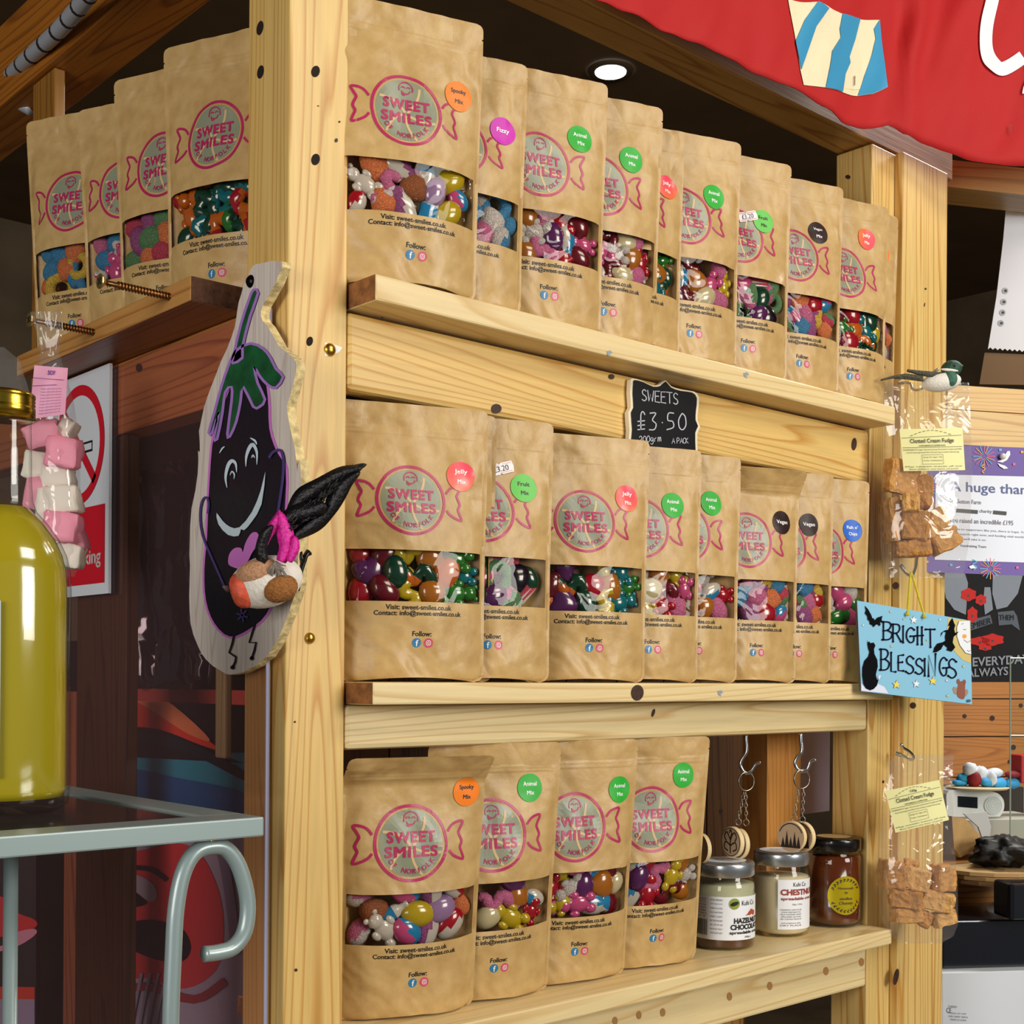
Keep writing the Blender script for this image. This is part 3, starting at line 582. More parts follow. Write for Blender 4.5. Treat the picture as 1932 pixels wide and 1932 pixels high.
def logo_parts(S, ls, parent):
    LR = .0296*ls; cx, cz = -.0055, (.650+S.dv*.8)*PH; T = lambda P: [(cx+a*LR*1.03, cz+b*LR) for a, b in P]
    mb = MB(); mb.map2(disc2(cx, cz, LR*.92, LR*.9, 40, 7), S.f(.0004), 1)
    for a in (35, 125, 200, 262, 318):
        P = [(.05*math.cos(R(a)), -.1+.05*math.sin(R(a)))]+[(r*math.cos(R(a+r*32)), -.06+r*.97*math.sin(R(a+r*32))) for r in (.25, .45, .65, .8, .87)]
        mb.map2(stroke2(smooth2(T(P), 3), .075*LR), S.f(.0010), 2)
    ring = T([(math.cos(2*math.pi*k/56), math.sin(2*math.pi*k/56)) for k in range(56)]); mb.map2(stroke2(ring, .085*LR, True), S.f(.0012))
    wing = [(1.07, .26), (1.2, .42), (1.38, .5), (1.55, .5), (1.47, .33), (1.41, .2), (1.47, .06), (1.5, -.06), (1.44, -.2), (1.5, -.36), (1.54, -.52), (1.34, -.46), (1.17, -.36), (1.07, -.24)]
    for s in (1, -1): mb.map2(stroke2(smooth2(T([(s*a, b) for a, b in wing]), 3), .075*LR), S.f(.0012))
    A = lambda x, y, r, a0, a1, n=9: T([(x+r*math.cos(R(a0+(a1-a0)*i/n)), y+r*math.sin(R(a0+(a1-a0)*i/n))) for i in range(n+1)])
    for P in (A(0, .64, .2, -20, 200, 14), A(-.08, .65, .05, 10, 170), A(.08, .65, .05, 10, 170), A(0, .62, .13, 200, 350, 10), A(-.06, .50, .05, 150, 380, 10)): mb.map2(stroke2(P, .034*LR), S.f(.0015))
    mb.map2(text2('SWEET', cx+.0*LR, cz+.17*LR, w=1.40*LR, h=.31*LR, bold=.04, sp=1.15), S.f(.0016)); mb.map2(text2('SMILES', cx, cz-.22*LR, w=1.52*LR, h=.31*LR, bold=.04, sp=1.15), S.f(.0016))
    s = 'OF NORFOLK'
    for i, ch in enumerate(s):
        if ch == ' ': continue
        a = R(-141+102*i/(len(s)-1)); mb.map2(text2(ch, cx+.75*LR*math.cos(a), cz+.75*LR*math.sin(a), h=.14*LR, bold=.02, rot=a+math.pi/2), S.f(.0016))
    return mk('logo_print', mb, [RASP, SAGE, KRIB], parent, local=True, smooth=False)
def text_parts(S, parent):
    mb = MB(); f = S.f(.0008)
    mb.map2(text2('Visit: sweet-smiles.co.uk', 0, (.266+S.dv)*PH, w=.059, bold=.02), f); mb.map2(text2('Contact: info@sweet-smiles.co.uk', 0, (.243+S.dv)*PH, w=.0785, bold=.02), f)
    mb.map2(text2('Follow:', .002, (.172+S.dv*.8)*PH, w=.0175, bold=.02), f)
    for x, mi in ((-.0026, 1), (.0084, 2)): mb.map2(disc2(x, (.140+S.dv*.8)*PH, .0041, n=20, rings=2), f, mi)
    g = S.f(.0014); mb.map2(text2('f', -.0022, (.139+S.dv*.8)*PH, h=.0056, bold=.02), g, 3)
    q = .0019; sq = [(.0084+a*q, (.140+S.dv*.8)*PH+b*q) for a, b in ((-1, -.6), (-.6, -1), (.6, -1), (1, -.6), (1, .6), (.6, 1), (-.6, 1), (-1, .6))]
    mb.map2(stroke2(sq, .0005, True), g, 3); mb.map2(stroke2([(.0084+.0009*math.cos(a), (.140+S.dv*.8)*PH+.0009*math.sin(a)) for a in [k*math.pi/5 for k in range(10)]], .0004, True), g, 3)
    return mk('contact_print', mb, [INK, FBB, IGP, WHITE], parent, local=True)
STK = {'Spooky': ('Spooky', 'Mix', 'f58220', '17130f', 'orange'), 'Fizzy': ('Fizzy', '', 'cf1fb4', 'ffffff', 'magenta'), 'Animal': ('Animal', 'Mix', '2fae36', 'ffffff', 'green'), 'Jelly': ('Jelly', 'Mix', 'fb5a52', 'ffffff', 'coral red'),
       'Fruit': ('Fruit', 'Mix', '6cc95a', '10200c', 'light green'), 'VeganMix': ('Vegan', 'Mix', '2c1512', 'ffffff', 'dark brown'), 'Vegan': ('Vegan', '', '2c1512', 'ffffff', 'dark brown'), 'Fish': ("Fish n'", 'Chips', '2465cc', 'ffffff', 'blue')}
def jelly_grad():
    m, t, b = newmat('jelly_sticker'); N = t.nodes.new; tc = N('ShaderNodeTexCoord'); g = N('ShaderNodeTexNoise'); g.inputs['Scale'].default_value = 16; g.inputs['Detail'].default_value = 0; r = N('ShaderNodeValToRGB')
    r.color_ramp.elements[0].position = .35; r.color_ramp.elements[1].position = .62
    r.color_ramp.elements[0].color = lin('f5406e'); r.color_ramp.elements[1].color = lin('fd7442'); t.links.new(tc.outputs['Object'], g.inputs['Vector']); t.links.new(g.outputs['Fac'], r.inputs['Fac']); t.links.new(r.outputs[0], b.inputs['Base Color'])
    b.inputs['Roughness'].default_value = .32; return m
JEL = jelly_grad()
def sticker(S, kind, x, z, parent, r=.0132):
    a, b, c, tcx, cn = STK[kind]
    m = JEL if kind == 'Jelly' else mat('sticker_'+c, c, .42, spec=.3)
    o = mk('flavour_sticker', MB().map2(disc2(x, z, r, r, 32, 5), S.f(.0024)), [m], parent, local=True, smooth=True, label=cn+' round sticker')
    mb = MB(); k = len(a)/6
    if b: mb.map2(text2(a, x, z+.0038, w=.0145*min(1.05, max(.72, k)), h=.0040 if 'y' not in a else .0052, bold=.016), S.f(.0032)); mb.map2(text2(b, x+.0005, z-.0045, w=.0078 if b == 'Mix' else .0115, bold=.016), S.f(.0032))
    else: mb.map2(text2(a, x, z, w=.0165 if a == 'Vegan' else .013, h=.0055, bold=.016), S.f(.0032))
    mk('lettering', mb, [mat('ink_'+tcx, tcx, .4)], o, local=True)
def price_sticker(S, x, z, parent):
    c, s = math.cos(.28), math.sin(.28); w, h = .0125, .0052
    loc = lambda a, b: (x+a*c-b*s, z+a*s+b*c)
    P = [(-w, -h), (-.002, -h), (-.001, -h+.001), (.001, -h), (w, -h), (w+.001, 0), (w, h), (.001, h), (-.001, h-.001), (-.002, h), (-w, h)]
    mb = MB().map2(poly2([loc(*p) for p in P], 2), S.f(.0040)); o = mk('price_sticker', mb, [mat('price_label', 'f3eef0', .4)], parent, local=True)
    mb = MB().map2(text2('£3.20', *loc(0, 0), w=.016, h=.0052, rot=.28), S.f(.0048)); 
    for zz_ in (-.0037, .0037): mb.map2(stroke2([loc(-w+.001, zz_), loc(w-.001, zz_)], .0004), S.f(.0048), 1)
    mk('lettering', mb, [INK, RED], o, local=True)
# ---- sweets
GUM = {'red': ('c4122a', 0), 'dark_red': ('7a0f22', 0), 'orange': ('e8751a', 0), 'yellow': ('e2c522', 0), 'green': ('2f8a2c', 0), 'dark_green': ('124a34', 0), 'teal': ('12808c', 0), 'blue': ('2a9ad8', 0), 'purple': ('6a2a6e', 0), 'pink': ('e85a9a', 0),
       'white': ('efe8dc', 0), 'cream': ('f2e4b4', 0), 'lilac': ('b893c8', 0), 'black': ('1a1020', 0), 'amber': ('c87a1e', 0), 'sugared_pink': ('d06a9a', 1), 'sugared_purple': ('9a4a86', 1), 'sugared_blue': ('3a86b8', 1), 'sugared_green': ('5a8a5a', 1),
       'sugared_yellow': ('d8b23a', 1), 'sugared_orange': ('e07a42', 1), 'sugared_red': ('c43a56', 1), 'sugared_white': ('d8d0cc', 1), 'sugared_brown': ('9a5426', 1), 'frosted_clear': ('cfc8c4', 1)}
def gum(c):
    h, s = GUM[c]; h = ''.join('%02x' % int(int(h[i:i+2], 16)*(.86 if s else .8)) for i in (0, 2, 4))
    if s: return mat('gummy_'+c, h, .75, bump=(900, .9, 2, .0012), var=.35, sss=.15)
    return mat('gummy_'+c, h, .18, coat=.6, sss=.25)
SM = {}
def sweet_mesh(shape, c1, c2):
    k = (shape, c1, c2)
    if k in SM: return SM[k]
    mb = MB(); n = 14
    if shape == 'egg': mb.ball((0, 0, 0), (.0115, .0085, .0085), 0, n)
    elif shape == 'drop': mb.ball((0, 0, 0), (.010, .008, .010), 0, n, fn=lambda p: Vector((p.x*(1-.35*p.z/.01), p.y, p.z)))
    elif shape == 'ring': mb.tube([(math.cos(a)*.0085, math.sin(a)*.0015, math.sin(a)*.0085) for a in [2*math.pi*i/18 for i in range(18)]], .0043, 8, closed=True)
    elif shape == 'bear':
        for c, r in (((0, 0, 0), (.0068, .006, .0085)), ((0, -.001, .0105), (.0052, .005, .005)), ((-.004, 0, .0152), (.002,)*3), ((.004, 0, .0152), (.002,)*3), ((-.0065, -.002, .003), (.0026, .003, .0038)), ((.0065, -.002, .003), (.0026, .003, .0038)), ((-.004, -.002, -.0085), (.0035, .004, .004)), ((.004, -.002, -.0085), (.0035, .004, .004))): mb.ball(c, r, 0, 10)
    elif shape == 'bottle':
        mb.lathe([(0, -.0125), (.0045, -.0125), (.0058, -.011), (.0055, -.002), (.0058, .002)], n=14, mi=0, cap=False); mb.lathe([(.0058, .002), (.005, .005), (.0028, .008), (.0026, .011), (.0032, .0115), (.003, .0138), (0, .014)], n=14, mi=1, cap=False)
    elif shape == 'heart': mb.ball((0, 0, 0), (.0115, .0065, .0105), 0, 18, fn=lambda p: Vector((p.x, p.y, p.z+abs(p.x)*.55-.003)))
    elif shape == 'snake': mb.tube([(-.016+.032*i/16, .001*math.sin(i), .0045*math.sin(i*.75)) for i in range(17)], [.0022]+[.0045+.0007*math.sin(i*2.2) for i in range(15)]+[.002], 9); 
    elif shape == 'slice': 
        P = [(.011*math.cos(a), -.004, .011*math.sin(a)-.004) for a in [math.pi*i/12 for i in range(13)]]; mb.prism(P, (0, .008, 0))
    elif shape == 'fish': mb.ball((0, 0, 0), (.014, .0065, .0075), 0, 16, fn=lambda p: Vector((p.x, p.y, p.z*(1 if p.x < .006 else 1+(p.x-.006)*60)*(.45 if .004 < p.x < .008 else 1))))
    elif shape == 'cube': mb.ball((0, 0, 0), (.0085, .0085, .0085), 0, 16, fn=lambda p: p*(.0085/max(abs(p.x), abs(p.y), abs(p.z), 1e-6))*.55+p*.45)
    if c2 and shape != 'bottle':
        mb.m = [1 if sum(mb.v[i].z+.4*mb.v[i].x for i in f)/len(f) < -.0008 else 0 for f in mb.f]
    me = bpy.data.meshes.new('gummy_sweet'); me.from_pydata([tuple(v) for v in mb.v], [], mb.f); me.materials.append(gum(c1)); me.materials.append(gum(c2 or c1)); me.polygons.foreach_set('material_index', mb.m)
    me.polygons.foreach_set('use_smooth', [shape != 'slice']*len(me.polygons)); SM[k] = me; return me
MIX = {'spooky': [('egg', 'lilac', 0), ('bottle', 'blue', 'white'), ('drop', 'sugared_orange', 0), ('snake', 'sugared_pink', 'sugared_white'), ('bear', 'white', 0), ('egg', 'white', 'red'), ('drop', 'sugared_brown', 0), ('fish', 'sugared_purple', 'white'), ('egg', 'yellow', 0), ('egg', 'pink', 'blue')],
 'fizzy': [('snake', 'sugared_blue', 0), ('bottle', 'frosted_clear', 'sugared_blue'), ('egg', 'sugared_pink', 0), ('ring', 'sugared_blue', 'sugared_yellow'), ('drop', 'sugared_white', 0)],
 'animal': [('bear', 'red', 0), ('bear', 'frosted_clear', 0), ('fish', 'blue', 'white'), ('egg', 'purple', 0), ('bear', 'yellow', 0), ('snake', 'dark_red', 0), ('bear', 'pink', 0), ('drop', 'amber', 0), ('snake', 'sugared_pink', 0), ('egg', 'cream', 0)],
 'jelly': [('egg', 'dark_red', 0), ('snake', 'yellow', 0), ('egg', 'dark_green', 0), ('drop', 'amber', 0), ('bear', 'teal', 0), ('drop', 'red', 0), ('egg', 'orange', 0), ('heart', 'purple', 0), ('snake', 'dark_green', 'orange'), ('bear', 'green', 0)],
 'fruit': [('heart', 'pink', 0), ('ring', 'sugared_green', 0), ('slice', 'sugared_red', 'white'), ('egg', 'purple', 0), ('drop', 'black', 0), ('heart', 'sugared_pink', 'sugared_green'), ('egg', 'dark_green', 0)],
 'vegan': [('bottle', 'pink', 'blue'), ('snake', 'sugared_red', 'sugared_green'), ('heart', 'sugared_yellow', 'sugared_purple'), ('egg', 'sugared_pink', 0), ('cube', 'sugared_blue', 0), ('drop', 'red', 0), ('egg', 'sugared_purple', 0), ('cube', 'sugared_orange', 0)],
 'fish': [('fish', 'green', 0), ('fish', 'green', 0), ('egg', 'pink', 0), ('fish', 'frosted_clear', 0), ('egg', 'pink', 0)],
 'sour': [('ring', 'sugared_yellow', 0), ('snake', 'sugared_blue', 0), ('drop', 'sugared_orange', 0), ('egg', 'sugared_blue', 0)],
 'candyfloss': [('egg', 'sugared_blue', 0), ('bear', 'pink', 0), ('egg', 'sugared_pink', 0), ('bear', 'white', 'pink')],
 'berries': [('egg', 'sugared_purple', 0), ('egg', 'sugared_green', 0), ('drop', 'sugared_orange', 0), ('egg', 'sugared_red', 0)],
 'snakes': [('snake', 'dark_green', 'green'), ('snake', 'orange', 'red'), ('bear', 'orange', 0), ('snake', 'dark_green', 0), ('snake', 'teal', 'dark_green'), ('egg', 'orange', 'red')]}
def sweets(S, M, mix, desc, rng, x0=-.052, x1=.052, n=0):
    kinds = MIX[mix]; cols = max(2, int((x1-x0)/.0225)+1); order = list(range(len(kinds))); rng.shuffle(order); k = 0
    row_n = ('bottom', 'middle', 'top')
    for r_ in range(3):
        for c in range(cols):
            if r_ == 2 and rng.random() < .15: k += 1; continue
            sh, a, b = kinds[order[k % len(kinds)]]; k += 1
            x = x0+.008+(x1-x0-.016)*(c+.5*(r_ % 2)*.8)/max(1, cols-.6)+rng.uniform(-.003, .003); z = .078+S.dv*PH+.0165*r_+rng.uniform(-.002, .002)
            if abs(x) > .034 and sh in ('snake', 'fish', 'bottle'): sh = 'egg'
            u = x/hw(z/PH); q = rng.uniform(1.2, 1.55)*(1 if abs(x) < .04 else .8)
            T = min(prof(zz/PH)*S.fat*max(.05, 1-(abs(u)/.95)**2.3)**.8 for zz in (z, z+.009))
            y = -T+.0082*.72*q+.0035+rng.uniform(0, .003)
            o = bpy.data.objects.new('gummy_sweet', sweet_mesh(sh, a, b)); COL.objects.link(o)
            o.matrix_world = M @ Matrix.Translation((x, y, z)) @ Matrix.Rotation(rng.uniform(0, 6.28), 4, 'Y') @ Matrix.Rotation(rng.uniform(-.2, .2), 4, 'X') @ Matrix.Diagonal((q, .72*q, q, 1))
            nm = a.replace('_', ' ')+(' and '+b.replace('_', ' ').replace('sugared ', '') if b else '')
            pos = ('outer left', 'left', 'left-centre', 'centre', 'right-centre', 'right', 'outer right')[min(6, int((x+.055)/.11*7))]
            tagp(o, f'{nm} {dict(egg="oval", drop="rounded", slice="wedge", cube="chunky").get(sh, sh)} sweet, {row_n[r_]} {pos}, in {desc}', 'sweet', 'sweets in '+desc)
NB = 0
def pouch(M, kind, mix, desc, label, stk=None, price=None, ls=1.0, flap=0, xs=(-.052, .052), group='', fat=1.0, text=True, dv=0):
    global NB
    NB += 1; S = Surf(NB, flap, fat, dv); ROWS = rows_for(dv); W0, W1 = VW0+dv, VW1+dv; rng = random.Random(NB*7+3)
    root = thing('sweet_pouch', label, 'sweet pouch', M, group)
    mb = MB(); nu = len(US); nv = len(ROWS); V = []; F = []; FW = []
    for v in ROWS:
        for u in US: V.append(S.at(u, v))
    S.fit(V, ROWS)
    for j in range(nv-1):
        for i in range(nu-1):
            q = j*nu+i; f = (q, q+1, q+nu+1, q+nu)
            (FW if (ROWS[j] >= W0-1e-6 and ROWS[j+1] <= W1+1e-6 and US[i] >= -UW-1e-6 and US[i+1] <= UW+1e-6) else F).append(f)
    mb.add(V, F); b0 = len(mb.v); U2 = US[::2]; n2 = len(U2); R2 = ROWS[::2] if len(ROWS) % 2 else ROWS[::2]+[1]; V2 = [S.at(u, v, 1) for v in R2 for u in U2]
    mb.add(V2, [(j*n2+i, (j+1)*n2+i, (j+1)*n2+i+1, j*n2+i+1) for j in range(len(R2)-1) for i in range(n2-1)])
    # base gusset
    n3 = 12; V3 = []
    for i in range(n3+1):
        u = -1+2*i/n3; V3 += [S.at(u, 0, -1), S.at(u, .02, -1)*.0+Vector((u*hw(.03), 0, .006)), S.at(u, 0, 1)]
    mb.add(V3, [t for i in range(n3) for t in ((3*i, 3*i+1, 3*i+4, 3*i+3), (3*i+1, 3*i+2, 3*i+5, 3*i+4))])
    mk('pouch_body', mb, [KRAFT], root, local=True, smooth=True)
    used = sorted(set(i for f in FW for i in f)); ix = {a: k for k, a in enumerate(used)}
    mw = MB().add([V[a] for a in used], [tuple(ix[a] for a in f) for f in FW]); mk('clear_window', mw, [FILM], root, local=True, smooth=True)
    logo_parts(S, ls, root); text_parts(S, root)
    if kind: 
        x, z = stk or (.0426, .754*PH); sticker(S, kind, x, z, root)
    if price: price_sticker(S, price[0], price[1], root)
    sweets(S, M, mix, desc, rng, *xs)
    return root
def solve(side, xe, yl, pe, sz, tilt, yaw):
    """stand a pouch on its shelf with its outer edge where the picture has it; pe is that edge's distance plane"""
    P = onY(xe, yl, pe) if side != 'L' else onX(xe, yl, pe); w = yaw if side != 'L' else yaw-math.pi/2; zl = .655*PH
    ex = Vector((math.cos(w), math.sin(w), 0)); fw = Vector((math.sin(w), -math.cos(w), 0))
    cen = P-ex*.0675 if side != 'L' else P+ex*.0675
    cen = cen-fw*math.sin(tilt)*zl; cen.z = sz
    return Matrix.Translation(cen) @ Matrix.Rotation(w, 4, 'Z') @ Matrix.Rotation(tilt, 4, 'X')
def on_pouch(M, x, y, off=.012):
    I = M.inverted(); o = I @ EYE; d = I.to_3x3() @ ray(x, y); t = (-off-o.y)/d.y; p = o+d*t; return p.x, p.z
T1, T2, T3 = E+.3327, E-.0040, E-.3018
POUCH = [ # row, edge px, centre px, logo y, depth, tilt, kind, mix, sticker px, price px, logo scale, flap, sweets span, label
 ('T', 906, 765, 212, None, 2, 'Spooky', 'spooky', (870, 177), 0, 1, 0, (-.055, .055), 'kraft sweet pouch with orange Spooky Mix sticker at left end of top shelf'),
 ('T', 990, 859, 300, None, 2, 'Fizzy', 'fizzy', (955, 242), 0, 1, 0, (0, .055), 'kraft sweet pouch with magenta Fizzy sticker, second on the top shelf'),
 ('T', 1141, 1014, 325, None, 2, 'Animal', 'animal', (1100, 258), 0, 1, 0, (-.045, .055), 'kraft sweet pouch with green Animal Mix sticker, third on the top shelf'),
 ('T', 1245, 1127, 360, None, 2, 'Animal', 'animal', (1196, 298), 0, 1, 0, (-.035, .055), 'kraft sweet pouch with green Animal Mix sticker, fourth on the top shelf'),
 ('T', 1287, 1189, 395, .945, 1, 'Jelly', 'jelly', (1267, 348), 0, 1, 0, (.01, .055), 'mostly hidden kraft pouch with red Jelly Mix sticker, fifth on the top shelf'),
 ('T', 1394, 1292, 428, .93, 1, 'Animal', 'animal', (1352, 368), 0, 1, 0, (-.04, .055), 'kraft sweet pouch with green Animal Mix sticker, sixth on the top shelf'),
 ('T', 1489, 1380, 471, .93, 1, 'Fruit', 'fruit', (1445, 415), (1414, 406), 1, 0, (-.04, .055), 'top shelf kraft pouch with light green Fruit Mix sticker and price label'),
 ('T', 1587, 1478, 487, .93, 1, 'VeganMix', 'vegan', (1548, 437), 0, 1, 0, (-.04, .055), 'kraft sweet pouch with dark brown Vegan Mix sticker on the top shelf'),
 ('T', 1673, 1575, 509, .912, 1, 'Jelly', 'jelly', (1642, 448), 0, 1, 0, (-.04, .055), 'kraft sweet pouch with red Jelly Mix sticker near right end of top shelf'),
 ('T', 1691, 1600, 520, .925, 1, 'Spooky', 'spooky', (1672, 477), 0, .9, 0, (.03, .055), 'almost hidden kraft pouch at right end of top shelf, sliver of orange sticker'),
 ('M', 917, 773, 947, .925, .5, 'Jelly', 'jelly', (875, 897), 0, 1, 0, (-.055, .055), 'kraft sweet pouch with red Jelly Mix sticker at left end of middle shelf'),
 ('M', 933, 792, 955, .938, .5, 'Fruit', 'fruit', None, 0, 1, 0, (.04, .055), 'almost hidden kraft pouch behind the leftmost middle shelf pouch, right edge showing'),
 ('M', 1040, 911, 986, .93, .5, 'Fruit', 'fruit', (994, 919), (951, 882), 1, 0, (-.02, .055), 'middle shelf kraft pouch with light green Fruit Mix sticker and half hidden price label'),
 ('M', 1221, 1092, 996, .915, 1, 'Jelly', 'jelly', (1188, 939), 0, 1, 0, (-.055, .055), 'kraft sweet pouch with red Jelly Mix sticker at centre of middle shelf'),
 ('M', 1320, 1203, 1013, .925, .5, 'Animal', 'animal', (1275, 952), 0, 1, 0, (-.03, .055), 'kraft pouch with green Animal Mix sticker directly below the chalkboard sign'),
 ('M', 1394, 1288, 1023, .93, .5, 'Animal', 'animal', (1348, 948), 0, 1, 0, (-.01, .055), 'kraft pouch with green Animal Mix sticker just right of the chalkboard sign'),
 ('M', 1505, 1408, 1033, .92, .5, 'Vegan', 'vegan', (1480, 985), 0, 1, 32, (-.05, .055), 'kraft sweet pouch with folded over top and brown Vegan sticker'),
 ('M', 1570, 1474, 1043, .925, .5, 'Vegan', 'vegan', (1533, 989), 0, 1, 0, (.0, .055), 'kraft sweet pouch with straight top and brown Vegan sticker on middle shelf'),
 ('M', 1637, 1553, 1051, .925, .5, 'Fish', 'fish', (1614, 1000), 0, 1, 0, (-.01, .055), "kraft sweet pouch with blue Fish n' Chips sticker at right end of middle shelf"),
 ('B', 908, 783, 1580, None, 5, 'Spooky', 'spooky', (889, 1497), 0, 1.1, 38, (-.055, .055), 'bottom shelf kraft pouch with folded over top and orange Spooky Mix sticker'),
 ('B', 1049, 907, 1563, None, 5, 'Animal', 'animal', (1008, 1489), 0, 1.1, 0, (-.01, .055), 'kraft sweet pouch with dark green Animal Mix sticker, second on bottom shelf'),
 ('B', 1194, 1096, 1555, None, 5, 'Animal', 'animal', (1177, 1492), 0, 1.1, 0, (-.04, .055), 'kraft sweet pouch with green Animal Mix sticker, third on bottom shelf'),
 ('B', 1329, 1225, 1542, None, 5, 'Animal', 'animal', (1299, 1465), 0, 1.1, 0, (-.05, .055), 'kraft sweet pouch with green sticker nearest the jars on bottom shelf')]
GRP = {'T': 'sweet pouches on the top shelf', 'M': 'sweet pouches on the middle shelf', 'B': 'sweet pouches on the bottom shelf'}
PD = {906: -.006, 1287: .006, 1673: .0, 1691: .010, 933: .012}; YD = {906: -2, 1673: -3, 1691: -5}
ZS = {990: .94, 1287: .945}
nth = {'T': 0, 'M': 0, 'B': 0}
ORD = 'first second third fourth fifth sixth seventh eighth ninth tenth'.split()
for row, xe, xc, yl, pe, tl, kind, mix, sp, pp_, ls, flap, xs, label in POUCH:
    sz = {'T': T1, 'M': T2, 'B': T3}[row]
    M = solve(row, xe, yl, {'T': .893, 'M': .893, 'B': .913}[row]+PD.get(xe, 0), sz, R(tl), -R(dict(T=19, M=20, B=15)[row]+YD.get(xe, 0)))
    if xe in ZS: M = M @ Matrix.Diagonal((1, 1, ZS[xe], 1))
    nth[row] += 1; desc = f'{ORD[nth[row]-1]} {dict(T="top", M="middle", B="bottom")[row]} shelf pouch'
    s2 = on_pouch(M, *sp) if sp else None
    if s2: s2 = (max(-.045, min(.050, s2[0])), s2[1])
    p2_ = on_pouch(M, *pp_) if pp_ else None
    pouch(M, kind, mix, desc, label, s2, p2_, ls, flap, xs, GRP[row], dv=-.035 if row == 'T' else 0)
LEFT = [(58, 152, 367, .535, 'sour', (-.055, .01), 'kraft sweet pouch at far left, yellow, orange and blue sugared sweets in its window'),
        (155, 236, 341, .553, 'candyfloss', (-.055, .01), 'kraft sweet pouch with blue and pink sweets, second from far left'),
        (222, 318, 290, .562, 'berries', (-.055, .01), 'kraft sweet pouch with sugared berry sweets, third from far left'),
        (314, 430, 229, .566, 'snakes', (-.055, .045), 'kraft sweet pouch with dark green and orange snakes beside the corner post')]
for i, (xe, xc, yl, dp, mix, xs, label) in enumerate(LEFT):
    M = solve('L', xe, yl, dp, E+.3302, R((4, 4, 3, 2)[i]), R((26, 26, 24, 24)[i])) @ Matrix.Diagonal((1, 1, (1.01, .97, 1.02, 1.02)[i], 1))
    pouch(M, None, mix, f'{ORD[i]} left shelf pouch', label, xs=xs, group='sweet pouches on the left shelf', dv=-.03)
# ================================================================ red flag over the top beam
FA = onY(1070, 50, .893); FB = onY(1692, 200, .893); tB = (FB-EYE).dot(FWD)
def flag_base(x):
    if x <= 1692: return onY(x, 100, .893)
    a = R(76); ex = FWD*math.cos(a)+RGT*math.sin(a); n = Vector((ex.y, -ex.x, 0)); d = ray(x, 100); return EYE+d*((FB-EYE).dot(n)/d.dot(n))
FBOT = [(1060, -40), (1103, 0), (1190, 29), (1248, 58), (1350, 102), (1400, 128), (1450, 152), (1510, 180), (1567, 211), (1595, 232), (1625, 241), (1673, 242), (1682, 254), (1690, 267), (1740, 282), (1785, 292), (1840, 307), (1893, 317), (1932, 318), (2060, 300), (2200, 270)]
def interp(T, x):
    for (a, p), (b, q) in zip(T, T[1:]):
        if x <= b: return p+(q-p)*max(0, (x-a)/(b-a))
    return T[-1][1]
def flag3(x, y, off=0):
    b = flag_base(x); d = ray(x, y); t = (b-EYE).dot(FWD)/1.0; p = EYE+d*t
    bot = interp(FBOT, x); h = max(0, min(1, (bot-y)/300))
    w = .012*noise.noise(Vector((x/95, y/400, 1)))+.008*noise.noise(Vector((x/45+y/160, y/120, 4)))+.014*math.exp(-((x-1690-(267-y)*.15)/22)**2)*(1 if x > 1500 else 0)+.008*math.exp(-((x-1800+(y-100)*.5)/40)**2)
    return p-FWD*(w+.004+off)
FLR = mat('flag_red', 'b50d0e', .75, bump=(1500, .25)); FLC = mat('flag_cream', 'eee2bd', .7, bump=(1500, .2)); FLB = mat('flag_blue', '2e93c0', .5, bump=(1500, .2)); FLW = mat('flag_white', 'eceaf0', .7)
root = thing('red_banner', 'large red cloth banner with white lettering draped over the top beam at upper right', 'banner', flag3(1600, 200))
mb = MB(); nx, ny = 110, 34; V = []; F = []
for i in range(nx+1):
    x = 1062+(2180-1062)*i/nx; bot = interp(FBOT, x)
    for j in range(ny+1): y = bot+(-260-bot)*j/ny; V.append(flag3(x, y))
for i in range(nx):
    for j in range(ny): q = i*(ny+1)+j; F.append((q, q+ny+1, q+ny+2, q+1))
o = mk('cloth', mb.add(V, F), [FLR], root, smooth=True); sm = o.modifiers.new('solid', 'SOLIDIFY'); sm.thickness = .0012; sm.offset = -1
fz = lambda L: zc(L, 3.22, 1350, 0); ff = lambda off: (lambda x, y: flag3(x, y, off))
mb = MB(); mb.map2(poly2(fz([(432, 15), (612, 38), (765, 100), (880, 118), (992, 130), (1010, 330), (1035, 545), (950, 575), (865, 582), (765, 570), (660, 548), (525, 540), (505, 450), (478, 275)]), 3), ff(.0016), 0)
for P in ([(612, 38), (680, 75), (600, 190), (545, 350), (510, 450), (495, 370), (476, 275), (530, 150)], [(765, 100), (880, 118), (850, 240), (812, 350), (818, 385), (785, 460), (768, 570), (660, 548), (685, 430), (700, 330), (755, 240), (748, 190)], [(992, 130), (1010, 330), (1035, 545), (950, 575), (865, 582), (905, 460), (950, 330), (970, 240), (960, 180)]):
    mb.map2(poly2(fz(P), 3), ff(.0028), 1)
mk('striped_patch', mb, [FLC, FLB], root)
mb = MB(); P = smooth2(fz([(1690, -330), (1690, -160), (1668, 0), (1632, 170), (1625, 300), (1645, 380), (1690, 432), (1730, 440), (1790, 410), (1850, 370)]), 5)
mb.map2(stroke2(P, 25), ff(.003)); P = smooth2(fz([(1880, 510), (1862, 550), (1855, 590)]), 3); mb.map2(stroke2(P, 6), ff(.003)); P = smooth2(fz([(1900, 420), (1940, 560), (2040, 600)]), 3); mb.map2(stroke2(P, 20), ff(.003))
mb.map2(stroke2(fz([(842, 468), (842, 525)]), 1.6), ff(.0045), 1); mb.map2(stroke2(fz([(1780, 775), (1780, 828)]), 1.6), ff(.0045), 1)
mk('white_lettering', mb, [FLW, STEEL], root)
